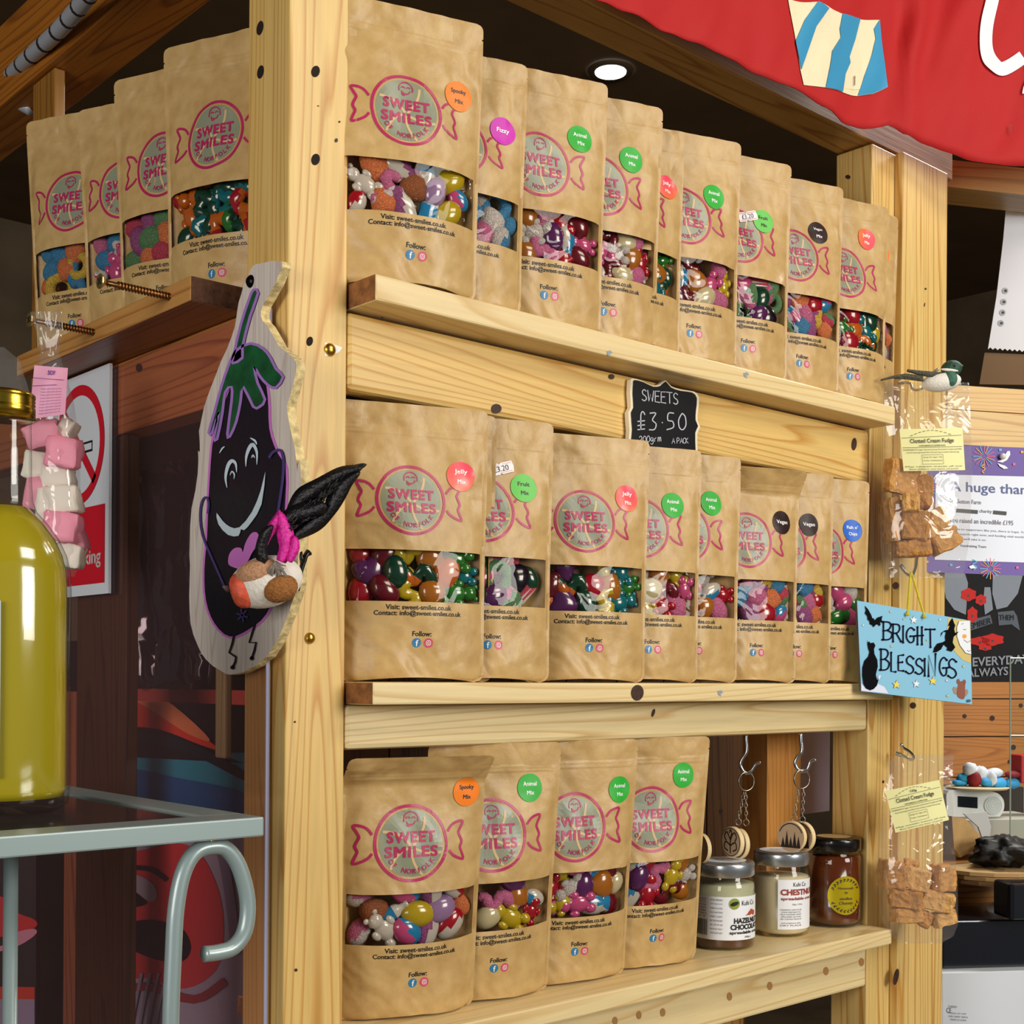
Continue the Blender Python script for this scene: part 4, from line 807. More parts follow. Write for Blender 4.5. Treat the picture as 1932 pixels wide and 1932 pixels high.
# ================================================================ chalkboard sign
pl = PY(.9165); zz2 = lambda L: zc(L, 3.02, 1020, 680)
out = [(505, 105), (560, 118), (620, 145), (665, 140), (697, 115), (730, 150), (790, 170), (860, 180), (888, 215), (882, 290), (880, 345), (895, 382), (878, 420), (880, 530), (880, 640), (700, 625), (520, 600), (487, 590), (487, 460), (492, 400), (485, 300), (500, 270), (495, 190), (498, 130)]
P = smooth2(zz2(out), 2, True); cxx = sum(p[0] for p in P)/len(P); cyy = sum(p[1] for p in P)/len(P)
root = thing('chalkboard_sign', 'small black chalkboard price sign with pale scalloped edge on the cross rail', 'sign', pl.hit(1248, 880))
fp = pl.px
mk('backing', MB().prism([pl.hit(*p)+pl.n*.0035 for p in P], -pl.n*.005), [mat('pale_ply', 'ecdfc0', .6)], root)
I = [(cxx+(a-cxx)*.93, cyy+(b-cyy)*.95) for a, b in P]; mk('slate', MB().map2(poly2(I), pl.px(.0042)), [mat('slate_black', '0c0c0f', .35)], root)
mb = MB(); f = pl.px(.0049)
def hpx(s, x, y, h, w=.09, wid=.62, slope=.07, gap=.3, mi=0):     # y = baseline in picture pixels
    hand(mb, s, x, 0, h, lambda a, b: f(a, y-b+ (a-x)*slope), w, mi, wid=wid, gap=gap)
hpx('SWEETS', 1204, 757, 21, wid=.46, gap=.10, slope=.11); hpx('£3.50', 1196, 812, 31, .07, slope=.0, gap=.24, wid=.50); hpx('200grm', 1199, 836, 12, .11, slope=-.05, gap=.08, wid=.52); hpx('A PACK', 1261, 838, 10, .12, slope=-.02, gap=.10, wid=.48)
mk('chalk_lettering', mb, [mat('chalk', 'b9bcc4', .8)], root)
# ================================================================ brass pins
for x, y, lab in ((622, 660, 'brass drawing pin holding a torn paper scrap on the corner post'), (584, 1204, 'lone brass drawing pin low on the corner post')):
    p = onY(x, y, .92); Mx = Matrix.Translation(p) @ Matrix.Rotation(math.pi/2, 4, 'X')
    mb = MB(); k = .0055 if y < 900 else .0048
    mb.lathe([(k, 0), (k, .0008), (k*.9, .002), (k*.6, .0032), (k*.25, .0038), (0, .0039)], (0, 0, 0), 20, M=Mx, cap=False); mk('drawing_pin', mb, [BRASS], smooth=True, label=lab, cat='pin')
pl = PY(.9195); mk('paper_scrap', MB().prism([pl.hit(*q) for q in ((613, 646), (622, 648), (634, 651), (646, 656), (640, 664), (628, 670), (613, 672))], (0, .0004, 0)), [WHITE], label='torn scrap of white paper pinned on the corner post', cat='paper')
# ================================================================ painted wooden slice
BX = .5565; pl = PX(BX); za = lambda L: zc(L, 2.927, 0, 450); zb = lambda L: zc(L, 2.76, 0, 850)
oa = za([(1395, 150), (1440, 135), (1555, 125), (1540, 200), (1500, 290), (1450, 370), (1440, 430), (1475, 480), (1540, 590), (1620, 655), (1635, 700), (1632, 760), (1595, 900), (1585, 960), (1625, 1150), (1640, 1290)])
ob = zb([(1560, 40), (1570, 160), (1560, 330), (1555, 480), (1550, 690), (1520, 800), (1480, 900), (1440, 1000), (1390, 1070), (1330, 1120), (1260, 1155), (1200, 1165), (1150, 1150), (1070, 1085), (1030, 1010), (990, 900), (985, 760), (990, 600), (985, 480), (1000, 300), (1030, 120), (1030, 0)])
oc = za([(1105, 1180), (1100, 1060), (1130, 930), (1165, 820), (1220, 680), (1280, 540), (1300, 450), (1320, 350), (1340, 270), (1365, 215)])
OUT = smooth2(oa+ob+oc, 2, True)
root = thing('painted_wood_slice', 'tall bark edged wood slice painted with a smiling aubergine, screwed to the corner post', 'painted board', pl.hit(470, 1270))
rgn = random.Random(5); OUT = [(a+rgn.uniform(-1, 1), b+rgn.uniform(-1, 1)) for a, b in OUT]
mk('board', MB().prism([pl.hit(*q) for q in OUT], (.008, 0, 0), 0, 1), [wood('weathered_slice', 'e6dad0', 'cdbdb0', 'dccdc4', 'Z', rough=.7, coat=0, ringscale=1.6), mat('bark_edge', 'd8c28a', .85, bump=(180, .8), var=.3)], root)
PNK = mat('paint_pink', 'd67ad0', .5); PUR = mat('paint_purple', '4a3a78', .5); BLK = mat('paint_black', '0d0a16', .4, bump=(60, .3)); GRN = mat('paint_green', '11532c', .4, bump=(60, .4), var=.35); PWH = mat('paint_white', 'cfe0ea', .5)
body = smooth2([(461, 669), (440, 720), (415, 790), (402, 840), (395, 940), (392, 1013), (387, 1075), (390, 1133), (406, 1176), (435, 1201), (471, 1187), (504, 1158), (525, 1100), (535, 1040), (538, 970), (540, 886), (522, 850), (509, 809), (506, 747), (495, 700)], 3, True)
mb = MB().map2(stroke2(body, 9, True), pl.px(.0004), 0).map2(poly2(body), pl.px(.0007), 1); mk('aubergine_body', mb, [PNK, BLK], root)
leafs = [za([(1405, 285), (1432, 302), (1388, 430), (1345, 600), (1345, 660), (1290, 690), (1300, 630), (1335, 480), (1380, 340)]),
 za([(1310, 620), (1390, 580), (1460, 610), (1500, 660), (1530, 720), (1570, 765), (1530, 825), (1485, 810), (1440, 760), (1410, 710), (1430, 800), (1470, 890), (1440, 930), (1405, 930), (1350, 820), (1335, 900), (1312, 1010), (1275, 1095), (1262, 1080), (1285, 900), (1285, 820), (1250, 850), (1235, 960), (1205, 1110), (1188, 1095), (1215, 960), (1180, 1070), (1158, 1075), (1190, 960), (1225, 830), (1265, 710)])]
mb = MB()
for P in leafs: Q = smooth2(P, 2, True); mb.map2(stroke2(Q, 5, True), pl.px(.0011), 0); mb.map2(poly2(Q), pl.px(.0010), 1)
mk('painted_leaves', mb, [mat('paint_violet', 'a878c8', .5), GRN], root)
mb = MB(); f = pl.px(.0014)
for P, w in (([(1190, 195), (1182, 140), (1195, 80), (1215, 55), (1235, 70), (1240, 115)], 7), ([(1205, 130), (1215, 110), (1228, 125), (1225, 150)], 3), ([(1288, 85), (1290, 35), (1305, -10), (1325, -30), (1345, 10), (1345, 75)], 7), ([(1318, 40), (1325, 25), (1335, 40)], 3), ([(1150, 15), (1165, -10), (1178, -20)], 3), ([(1310, -65), (1335, -50), (1345, -30)], 4)):
    mb.map2(stroke2(smooth2(zb(P), 3), w, taper=True), f)
mb.map2(poly2(smooth2(zb([(1135, 325), (1145, 385), (1195, 440), (1250, 445), (1262, 410), (1280, 415), (1320, 370), (1370, 280), (1390, 110), (1365, 210), (1320, 320), (1255, 400), (1205, 398), (1165, 365)]), 2, True)), f)
mk('painted_face', mb, [PWH], root)
mb = MB()
for P, w in (([(1180, 715), (1120, 580), (1062, 440), (1050, 330), (1062, 260), (1085, 245), (1095, 280), (1090, 330)], 4), ([(1410, 40), (1430, 10), (1470, 0), (1485, 60), (1480, 160), (1460, 300), (1450, 380)], 5)): mb.map2(stroke2(smooth2(zb(P), 3), w), pl.px(.0016))
for k in range(6): a = k*math.pi/3+.3; mb.map2(stroke2([(460, 1161), (460+11*math.cos(a), 1161+13*math.sin(a))], 3), pl.px(.0016))
mk('painted_arms', mb, [PUR], root)
mb = MB().map2(poly2(smooth2(zb([(1200, 590), (1205, 540), (1235, 508), (1268, 510), (1275, 530), (1290, 480), (1320, 432), (1350, 428), (1358, 455), (1345, 500), (1320, 540), (1300, 580), (1262, 615), (1225, 608)]), 3, True)), pl.px(.002)); mk('painted_glove', mb, [PNK], root)
mb = MB()
for P in ([(1225, 965), (1215, 1010), (1200, 1052), (1235, 1075), (1232, 1100), (1218, 1130)], [(1335, 905), (1320, 950), (1305, 1000), (1340, 1000), (1332, 1040), (1318, 1082)]): mb.map2(stroke2(zb(P), 3.6), f); q = zb(P)[-1]; mb.map2(disc2(q[0], q[1], 4, n=10), f)
mk('painted_legs', mb, [BLK], root)
p = pl.hit(473, 531)
mb = MB().lathe([(0, .003), (.003, .003), (.0052, .001), (.0054, 0)], (0, 0, 0), 18, M=Matrix.Translation(p) @ Matrix.Rotation(-math.pi/2, 4, 'Y'), cap=False); mk('screw', mb, [mat('black_screw', '1a1618', .3, .8)], root, smooth=True)
# ---- feathered bird clipped on the slice
def ell(mb, c, ax, r, mi=0, n=18, fn=None):
    """ellipsoid with its long axis along ax"""
    a = Vector(ax).normalized(); u = (UP-a*UP.dot(a)).normalized(); s = a.cross(u); M = Matrix((a, s, u)).transposed().to_4x4(); mb.ball(c, r, mi, n, M=M, fn=fn)
BT_ = 1.02; B = lambda x, y, d=0: pt(x, y, BT_-d)
root = thing('feathered_bird', 'white and brown craft bird with red face, pink and black feathers on the slice', 'ornament', B(495, 1150))
c = B(502, 1098); a = (B(560, 1085)-B(435, 1120)).normalized()
mb = MB(); ell(mb, c, a, (.029, .0185, .020), 0, 26); 
mb.m = [0]*len(mb.f)
mk('body', mb, [mat('bird_white', 'e4ddd2', .8, bump=(300, .5))], root, smooth=True)
mb = MB(); ell(mb, B(457, 1114, .004), a, (.0158, .0130, .0142), 0, 20, fn=lambda p: p*(1-.35*max(0, -p.x/.0125)**2)); mk('face', mb, [mat('bird_red', 'd8583c', .6, bump=(200, .4), var=.25)], root, smooth=True)
mb = MB().tube([B(432, 1112, .006), B(424, 1108, .008), B(419, 1106, .009)], [.003, .0018, .0003], 8); mk('beak', mb, [mat('bird_beak', '6a5a5a', .5)], root, smooth=True)
mb = MB(); ell(mb, B(528, 1110, .011), a, (.0142, .010, .0110), 0, 18); ell(mb, B(487, 1080, .010), a, (.018, .010, .0105), 1, 18); mk('wing_patches', mb, [mat('bird_brown', '96602e', .95, bump=(500, .8), var=.3), mat('bird_tan', 'b98a68', .95, bump=(500, .6), var=.25)], root, smooth=True)
def feather(P, w, n=3, d=0, bend=0, seed=0):
    P = smooth2(P, 6); N = len(P); V = []; F = []; 
    for i, p in enumerate(P):
        q0 = P[max(i-1, 0)]; q1 = P[min(i+1, N-1)]; dx, dy = q1[0]-q0[0], q1[1]-q0[1]; l = math.hypot(dx, dy) or 1; nx, ny = -dy/l, dx/l; s = i/(N-1)
        ww = w*(math.sin(math.pi*min(1, .12+s*.88))**.6)*(1+.10*math.sin(i*.6+seed))
        for k in (-1, 0, 1): V.append(B(p[0]+nx*ww*k, p[1]+ny*ww*k, d+(0 if k == 0 else -.004)+bend*s))
    for i in range(N-1):
        for k in range(2): q = i*3+k; F.append((q, q+1, q+4, q+3))
    return V, F
mb = MB()
for P, w, sd in (([(545, 1005), (580, 960), (625, 915), (660, 888), (692, 876)], 11, 0), ([(540, 1000), (560, 950), (590, 925), (640, 895), (685, 882)], 17, 2), ([(550, 1015), (590, 990), (622, 960), (650, 915), (680, 890)], 16, 4), ([(530, 990), (560, 970), (600, 960), (615, 950)], 18, 5), ([(500, 1065), (492, 1040), (500, 1010), (515, 990)], 12, 6)):
    mb.add(*feather(P, w, d=.012+.001*sd, seed=sd, bend=.01))
rgn = random.Random(9)
for k in range(90):
    u_ = rgn.random(); x = 540+u_*140; y = 1000-u_*118+rgn.uniform(-14, 14)*(1-u_*.6); mb.tube([B(x, y, .018), B(x+rgn.uniform(8, 20), y-rgn.uniform(2, 22), .021)], [.0007, .0002], 4)
o = mk('black_feathers', mb, [mat('feather_black', '08070c', .45, bump=(400, .6))], root, smooth=True); sm = o.modifiers.new('s', 'SOLIDIFY'); sm.thickness = .001
mb = MB()
for P, w, sd in (([(490, 1040), (505, 1010), (520, 985), (528, 962)], 10, 1), ([(530, 1060), (540, 1030), (535, 990), (526, 965)], 15, 2), ([(545, 1060), (555, 1035), (556, 1010)], 10, 3), ([(492, 1032), (510, 1000), (525, 968)], 5, 1)):
    mb.add(*feather(P, w, d=.020+.001*sd, seed=sd))
o = mk('pink_feathers', mb, [mat('feather_pink', 'd81e9a', .5, bump=(400, .6), var=.3)], root, smooth=True); sm = o.modifiers.new('s', 'SOLIDIFY'); sm.thickness = .001
mb = MB(); rgn = random.Random(3)
for k in range(26): x = 500+rgn.uniform(0, 45); y = 1072+rgn.uniform(-8, 10); mb.tube([B(520, 1060, .018), B((x+520)/2, (y+1060)/2+3, .02), B(x, y+rgn.uniform(0, 14), .017)], [.0012, .0008, .0003], 4)
mk('down_tuft', mb, [mat('grey_down', '8a7e74', .9)], root)
mb = MB().tube([B(583, 1042, -.01), B(577, 1048, -.008), B(566, 1080, -.006), B(563, 1115, -.006)], [.003, .002, .0022, .001], 8).tube([B(566, 1035, -.008), B(568, 1050, -.006), B(572, 1062, -.006)], .0018, 6)
mk('metal_clip', mb, [mat('dark_clip', '3a3834', .3, .9)], root, smooth=True)
# ================================================================ clear bags
def clear_bag(rows, t_of, label, cat, name='cellophane_bag', front=.012, seed=0, n=12, extra=None):
    """rows: (y, x left, x right, half thickness) down the picture"""
    root = thing(name, label, cat, pt((rows[-1][1]+rows[-1][2])/2, rows[-1][0], t_of)); RR = []
    for (a, b) in zip(rows, rows[1:]):
        for k in range(4): RR.append(tuple(a[j]+(b[j]-a[j])*k/4 for j in range(4)))
    RR.append(rows[-1]); mb = MB()
    for s in (1, -1):
        V = []; F = []
        for j, (y, xl, xr, T) in enumerate(RR):
            for i in range(n+1):
                u = -1+2*i/n; x = xl+(xr-xl)*i/n; w = .0025*noise.noise(Vector((i*.7, j*.45, seed+s)))+.0012*noise.noise(Vector((i*2.1, j*.9, seed+s)))
                V.append(pt(x+2*noise.noise(Vector((j*.5, s, seed+.5)))*(abs(u) > .95), y, t_of-s*(T*max(0, 1-u*u)**.6)+w*(abs(u) < .99)))
        for j in range(len(RR)-1):
            for i in range(n): q = j*(n+1)+i; f = (q, q+n+1, q+n+2, q+1); F.append(f if s > 0 else f[::-1])
        mb.add(V, F)
    mk('cellophane', mb, [CELLO], root, smooth=True); return root
def tag_label(root, pts, t, mat_, lines, name='paper_label'):
    """pts: four corners in the picture TL TR BR BL; lines: (text, u, v, width, height, bold)"""
    def f(off):
        def g(u, v):
            a = [pts[0][k]+(pts[1][k]-pts[0][k])*u for k in (0, 1)]; b = [pts[3][k]+(pts[2][k]-pts[3][k])*u for k in (0, 1)]
            x, y = a[0]+(b[0]-a[0])*v, a[1]+(b[1]-a[1])*v; return pt(x, y, t-off-.003*math.sin(u*3.1)+.0012*math.sin(v*7+u*5))
        return g
    V = [(i/10, j/8) for j in range(9) for i in range(11)]; F = [(j*11+i, (j+1)*11+i, (j+1)*11+i+1, j*11+i+1) for j in range(8) for i in range(10)]
    o = mk(name, MB().map2((V, F), f(0)), [mat_], root, smooth=True); mb = MB()
    g = f(.0009)
    for L in lines:
        if L[0] == '-': mb.map2(stroke2([(L[1]+(L[3]-L[1])*k/8, L[2]+(L[4]-L[2])*k/8) for k in range(9)], L[5]), g)
        else:
            V, F = text2(L[0], 0, 0, w=L[3], h=L[4], bold=L[5]); mb.map2(([(L[1]+a, L[2]-b) for a, b in V], F), g)
    mk('printing', mb, [INK if len(lines) and lines[0][0] != 'SOF' else mat('violet_ink', '7a4a9a', .5)], o)
CREAM = mat('label_yellow', 'ece9a8', .55); PINKL = mat('label_pink', 'eea6c2', .55)
SMALL = 'INGREDIENTS Sugar Glucose Syrup Skimmed Condensed Milk'
FL1 = [('Clotted Cream Fudge', .5, .30, .70, .13, .012), ('HAND MADE IN COPPER PANS', .5, .40, .42, .035, .01), ('-', .02, .21, .98, .17, .008), ('-', .02, .44, .98, .44, .008), (SMALL, .5, .50, .94, .04, .0), ('Partial Hydrogenated Palm Oil and Soya Lecithin Flavouring', .5, .565, .84, .04, 0), ('-', .32, .62, .66, .62, .006), ('-', .32, .84, .66, .84, .006), ('-', .32, .62, .32, .84, .004), ('-', .66, .62, .66, .84, .004), ('Energy  Fat  Sugars  Salt', .49, .68, .3, .04, 0), ('Protein  Carbohydrate', .49, .76, .3, .04, 0), ('May contain traces of nut', .5, .90, .92, .04, 0), ('Best before see base of pack', .5, .96, .8, .035, 0)]
FL1 += [('-', .16+.68*k/10, .17-.13*math.sin(math.pi*k/10), .16+.68*(k+.6)/10, .17-.13*math.sin(math.pi*(k+.6)/10), .010) for k in range(10)]
FUD = [mat('fudge_'+c, c, .7, bump=(170, .9, 4, .004), var=.2) for c in ('c28c48', 'b67e3a', 'd2a05c')]
def chunk(seed, sx, sy, sz):
    bm = bmesh.new(); bmesh.ops.create_cube(bm, size=1); bmesh.ops.bevel(bm, geom=bm.edges[:], offset=.07, segments=1, affect='EDGES'); bmesh.ops.subdivide_edges(bm, edges=bm.edges[:], cuts=3, use_grid_fill=True)
    V = []
    for v in bm.verts:
        p = v.co.copy(); d = noise.noise(p*3.1+Vector((seed*5, 0, 0)))*.13+noise.noise(p*9+Vector((seed, 3, 0)))*.05; p += p.normalized()*d; V.append(Vector((p.x*sx, p.y*sy, p.z*sz)))
    bm.verts.index_update(); F = [tuple(v.index for v in f.verts) for f in bm.faces]; bm.free(); return V, F
def fudge(L, t, group, where):
    rg = random.Random(len(group)); wd = 'one two three four five six seven eight nine ten eleven twelve thirteen'.split()
    for i, (x, y, w, h, rot, dt, desc) in enumerate(L):
        V, F = chunk(i+t*3, w*t/FPX, .022, h*t/FPX); c = pt(x, y, t+dt)
        ex = RGT; M = Matrix((ex, FWD, UP)).transposed().to_4x4(); M = Matrix.Translation(c) @ M @ Matrix.Rotation(R(rot), 4, 'Y') @ Matrix.Rotation(R(rg.uniform(-22, 22)), 4, 'Z')
        mk('fudge_piece', MB().add([M @ v for v in V], F), [FUD[i % 3]], label=f'{desc} fudge piece in {where}', cat='fudge', group=group)
def hook(P, t, lab, grp='metal cup hooks on the upright board'):
    Q = [Vector(q) for q in smooth2([tuple(pt(*p)) for p in P], 5)]
    root = thing('cup_hook', lab, 'hook', Q[0], grp); mk('hook_wire', MB().tube(Q, .0018, 10), [STEEL], root, smooth=True)
    e = Q[0]; mb = MB()
    for k in range(5): mb.tube([e+(Q[1]-Q[0]).normalized()*(k*.0015), e+(Q[1]-Q[0]).normalized()*(k*.0015+.0007)], .0026, 10)
    mk('thread', mb, [STEEL], root)
z8 = lambda L, t0, t1: [(1400+a/3.513, 600+b/3.513, t0+(t1-t0)*i/(len(L)-1)) for i, (a, b) in enumerate(L)]
hook(z8([(1035, 430), (1110, 432), (1130, 470), (1175, 475), (1215, 440), (1245, 380), (1300, 338)], 1.645, 1.60), 0, 'steel hook at the painted bird holding the upper fudge bag')
hook(z8([(1055, 1640), (1085, 1690), (1125, 1705), (1150, 1650), (1158, 1590), (1180, 1562), (1205, 1572)], 1.645, 1.60), 0, 'steel hook holding the yellow string of the blue sign')
hook([(1600+a/3.633, 1400+b/3.633, 1.645-.008*i) for i, (a, b) in enumerate([(330, 78), (385, 98), (435, 122), (448, 100), (420, 65), (380, 40), (365, 18)])], 0, 'steel hook holding the lower fudge bag')
# upper fudge bag
rt = clear_bag([(722, 1672, 1829, .001), (745, 1668, 1829, .002), (800, 1668, 1831, .008), (870, 1666, 1834, .018), (950, 1662, 1832, .022), (1020, 1661, 1829, .020), (1060, 1664, 1822, .012), (1090, 1672, 1815, .002)], 1.60, 'clear bag of fudge pieces with yellow label hanging from the upper hook', 'fudge bag', seed=1)
tag_label(rt, ((1697, 810), (1816, 807), (1821, 887), (1705, 889)), 1.583, CREAM, FL1)
z8b = lambda a, b: (1400+a/3.513, 600+b/3.513)
fudge([(z8b(1050, 1060)+(62, 60, 8, .0, 'topmost left')), (z8b(1205, 1160)+(34, 60, -4, .006, 'upright dark')), (z8b(1120, 1225)+(30, 34, -5, -.012, 'small smooth square')), (z8b(1010, 1340)+(40, 80, -6, .004, 'long left edge')), (z8b(1145, 1380)+(48, 54, 6, -.006, 'big central')), (z8b(1285, 1365)+(44, 56, -18, .002, 'right hand upper')), (z8b(1345, 1480)+(52, 34, -28, -.002, 'far right lower')), (z8b(1130, 1530)+(66, 30, -4, -.004, 'lowest bottom')), (z8b(1035, 1010)+(40, 26, 10, .012, 'hidden top back'))], 1.60, 'fudge in the upper bag', 'the upper clear bag')
# lower fudge bag
rt = clear_bag([(1424, 1690, 1800, .001), (1440, 1676, 1799, .002), (1500, 1665, 1796, .008), (1580, 1658, 1800, .016), (1660, 1655, 1806, .022), (1740, 1664, 1808, .022), (1765, 1680, 1800, .012), (1780, 1700, 1775, .002)], 1.60, 'clear bag of fudge pieces with yellow label hanging by the bottom shelf', 'fudge bag', seed=4)
FL2 = [('125g', .5, .13, .12, .07, .02)]+FL1[:]
z9 = lambda a, b: (1600+a/3.633, 1400+b/3.633)
tag_label(rt, (z9(255, 335), z9(625, 260), z9(690, 535), z9(325, 622)), 1.583, CREAM, FL2)
fudge([(z9(285, 900)+(34, 50, 4, .002, 'upper left')), (z9(330, 920)+(32, 48, -2, -.004, 'second upper left')), (z9(460, 940)+(54, 40, 12, -.002, 'upper middle')), (z9(645, 930)+(40, 50, 3, .002, 'upper right')), (z9(395, 1075)+(58, 34, 6, -.006, 'smooth middle left')), (z9(615, 1090)+(56, 36, 12, -.002, 'dark middle right')), (z9(405, 1180)+(56, 28, -3, -.004, 'bottom left')), (z9(520, 1210)+(26, 30, 30, .002, 'bottom centre')), (z9(650, 1205)+(42, 26, -14, .0, 'bottom right')), (z9(430, 850)+(26, 26, 8, .01, 'rear upper'))], 1.60, 'fudge in the lower bag', 'the lower clear bag')
# nougat bag on the long screw
NT = 1.165
rt = clear_bag([(588, 58, 118, .001), (620, 66, 118, .003), (660, 76, 112, .004), (690, 70, 118, .008), (760, 58, 140, .014), (830, 52, 150, .018), (950, 50, 152, .019), (1040, 62, 150, .018), (1075, 80, 146, .012), (1088, 100, 140, .002)], NT, 'twisted clear bag of pink and white nougat hanging from the far screw', 'nougat bag', seed=7)
tag_label(rt, za([(190, 700), (375, 715), (360, 970), (160, 1000)]), NT-.020, PINKL, [('SOF', .52, .12, .22, .09, .02), ('-', 0, .23, .9, .26, .01), ('-', 0, .38, .7, .36, .01)]+[('Sugar glucose syrup', .55, .44+.06*k, .6, .03, 0) for k in range(9)])
NG = [mat('nougat_pink', 'ee93a8', .55, bump=(80, .4)), mat('nougat_white', 'f0e4d4', .55, bump=(80, .4))]
for i, (x, y, w, h, rot, k, dt, d) in enumerate([(84, 822, 52, 36, -20, 0, .004, 'topmost pink'), (120, 855, 46, 44, 4, 0, -.008, 'large pink'), (126, 812, 22, 34, 30, 1, .01, 'sliver of white'), (72, 880, 36, 40, 8, 1, .006, 'upper left white'), (112, 900, 44, 34, -5, 1, .004, 'central white'), (75, 930, 40, 50, 5, 0, .006, 'middle left pink'), (122, 945, 46, 40, -8, 1, -.004, 'right hand white'), (92, 960, 30, 60, 6, 1, -.002, 'tall white'), (118, 995, 52, 44, 6, 0, -.008, 'lower pink'), (84, 1010, 30, 40, 0, 0, .008, 'lower left pink'), (134, 1050, 36, 36, 10, 1, -.002, 'bottom white'), (140, 1018, 30, 40, -20, 0, .004, 'lower right pink')]):
    V, F = chunk(i+40, w*1.25*NT/FPX, .02, h*1.25*NT/FPX); M = Matrix.Translation(pt(x, y, NT+dt)) @ Matrix((RGT, FWD, UP)).transposed().to_4x4() @ Matrix.Rotation(R(rot), 4, 'Y')
    mk('nougat_piece', MB().add([M @ v for v in V], F), [NG[k]], smooth=True, label=f'{d} nougat piece in the twisted bag at left', cat='nougat', group='nougat in the twisted bag')
clear_bag([(655, -60, 8, .002), (680, -80, 38, .01), (740, -90, 55, .02), (800, -90, 62, .02)], 1.05, 'empty looking clear bag top behind the bottle cap at left edge', 'clear bag', seed=12)
# ================================================================ green and white bird
T_ = 1.575; B2 = lambda x, y, d=0: pt(x, y, T_-d); g8 = lambda a, b, d=0: B2(1400+a/3.513, 600+b/3.513, d)
root = thing('craft_bird', 'small green and white feathered craft bird perched on the upper hook', 'ornament', g8(1320, 500))
a = (g8(1420, 400)-g8(1220, 425)).normalized()
mb = MB(); ell(mb, g8(1320, 425), a, (.024, .013, .0115), 0, 22); mk('body', mb, [mat('bird_white2', 'e9e6dc', .85, bump=(400, .5))], root, smooth=True)
mb = MB(); ell(mb, g8(1388, 335), a, (.0125, .0105, .0098), 0, 20, fn=lambda p: p); mk('head', mb, [mat('bird_green', '1d4a38', .6, bump=(300, .6), var=.3)], root, smooth=True)
mb = MB(); ell(mb, g8(1385, 400, .008), a, (.0075, .006, .0095), 0, 16); mk('throat_patch', mb, [mat('bird_green2', '3c6a58', .7, bump=(300, .6), var=.2)], root, smooth=True)
mb = MB(); ell(mb, g8(1375, 345, .0095), (g8(1440, 330)-g8(1340, 320)).normalized(), (.011, .002, .0018), 0, 12); mk('eye_stripe', mb, [mat('bird_white2')], root, smooth=True)
mb = MB(); ell(mb, g8(1445, 318, .002), a, (.004, .002, .0018), 0, 8); ell(mb, g8(1408, 318, .0098), a, (.0016,)*3, 1, 8); mk('beak_and_eye', mb, [mat('beak_dark', '5a5a40', .5), BLACK], root, smooth=True)
mb = MB()
for P, w in (([(1345, 385), (1250, 372), (1160, 358), (1100, 345)], .009), ([(1180, 395), (1080, 380), (1000, 390), (925, 408)], .006), ([(1200, 400), (1100, 392), (1020, 395)], .007)):
    Q = [g8(x, y, .008) for x, y in P]; V = []; F = []
    for i, p in enumerate(Q): s = w*(1-.75*i/(len(Q)-1)); V += [p+UP*s*.5, p-UP*s*.5+FWD*-.001, p-UP*s*.4+FWD*.005, p+UP*s*.5+FWD*.004]
    for i in range(len(Q)-1): 
        for k in range(4): F.append((4*i+k, 4*i+(k+1) % 4, 4*i+4+(k+1) % 4, 4*i+4+k))
    mb.add(V, F)
mk('wing_and_tail', mb, [mat('feather_olive', '4c4a3c', .7, bump=(400, .8), var=.3)], root, smooth=True)
# ================================================================ blue sign
cs = [(1617, 1133, 1.53), (1831, 1171, 1.60), (1834, 1329, 1.60), (1625, 1304, 1.53)]
c3 = [pt(*c) for c in cs]
def sg(off):
    def g(a, b):      # a, b = picture pixels, mapped by the sign's own plane
        n = (c3[1]-c3[0]).cross(c3[3]-c3[0]).normalized(); n = n if n.dot(EYE-c3[0]) > 0 else -n
        d = ray(a, b); return EYE+d*((c3[0]-EYE).dot(n)/d.dot(n))+n*off
    return g
nn = (c3[1]-c3[0]).cross(c3[3]-c3[0]).normalized(); nn = nn if nn.dot(EYE-c3[0]) > 0 else -nn
root = thing('hanging_sign', 'pale blue Bright Blessings sign with bat, cat and witch hanging on yellow string', 'sign', c3[3])
S4 = [sg(0)(c[0], c[1]) for c in cs]
mk('plaque', MB().prism(S4, -nn*.004, 0, 1), [mat('sign_blue', '86bfdc', .6, spec=.25), mat('sign_side', '5a5048', .6)], root)
zs = lambda L: zc(L, 5.521, 1600, 1100); f1, f2_, f3 = sg(.0003), sg(.0006), sg(.0009)
mb = MB().map2(poly2(smooth2(zs([(1040, 365), (1270, 395), (1275, 500), (1280, 840), (1190, 800), (1110, 720), (1060, 600), (1030, 480)]), 1)), f1, 0).map2(poly2(smooth2(zs([(1150, 400), (1262, 395), (1270, 600), (1280, 745), (1220, 730), (1160, 650), (1128, 540), (1130, 450)]), 1)), f2_, 1)
for P in ([(1175, 430), (1200, 420)], [(1195, 480), (1215, 490), (1225, 478)], [(1200, 590), (1240, 620), (1270, 600)], [(1235, 700), (1255, 715), (1272, 700)], [(1150, 400), (1128, 460), (1130, 560), (1160, 650), (1220, 730), (1280, 745)]): mb.map2(stroke2(zs(P), .8), f3, 3)
mb.map2(disc2(*zs([(1208, 555)])[0], 4, n=14), f3, 2)
mk('painted_moon', mb, [mat('moon_glow', 'cdb86a', .5), mat('moon_white', 'e6eaf0', .5), mat('cheek', 'f0a030', .5), mat('moon_line', '44506a', .5)], root)
mb = MB()
bat = [(170, 235), (205, 275), (235, 330), (250, 370), (262, 365), (272, 390), (300, 360), (355, 342), (345, 375), (350, 405), (330, 410), (335, 435), (320, 450), (305, 430), (285, 435), (262, 460), (240, 435), (222, 430), (218, 395), (200, 385), (195, 345), (170, 315), (180, 285)]
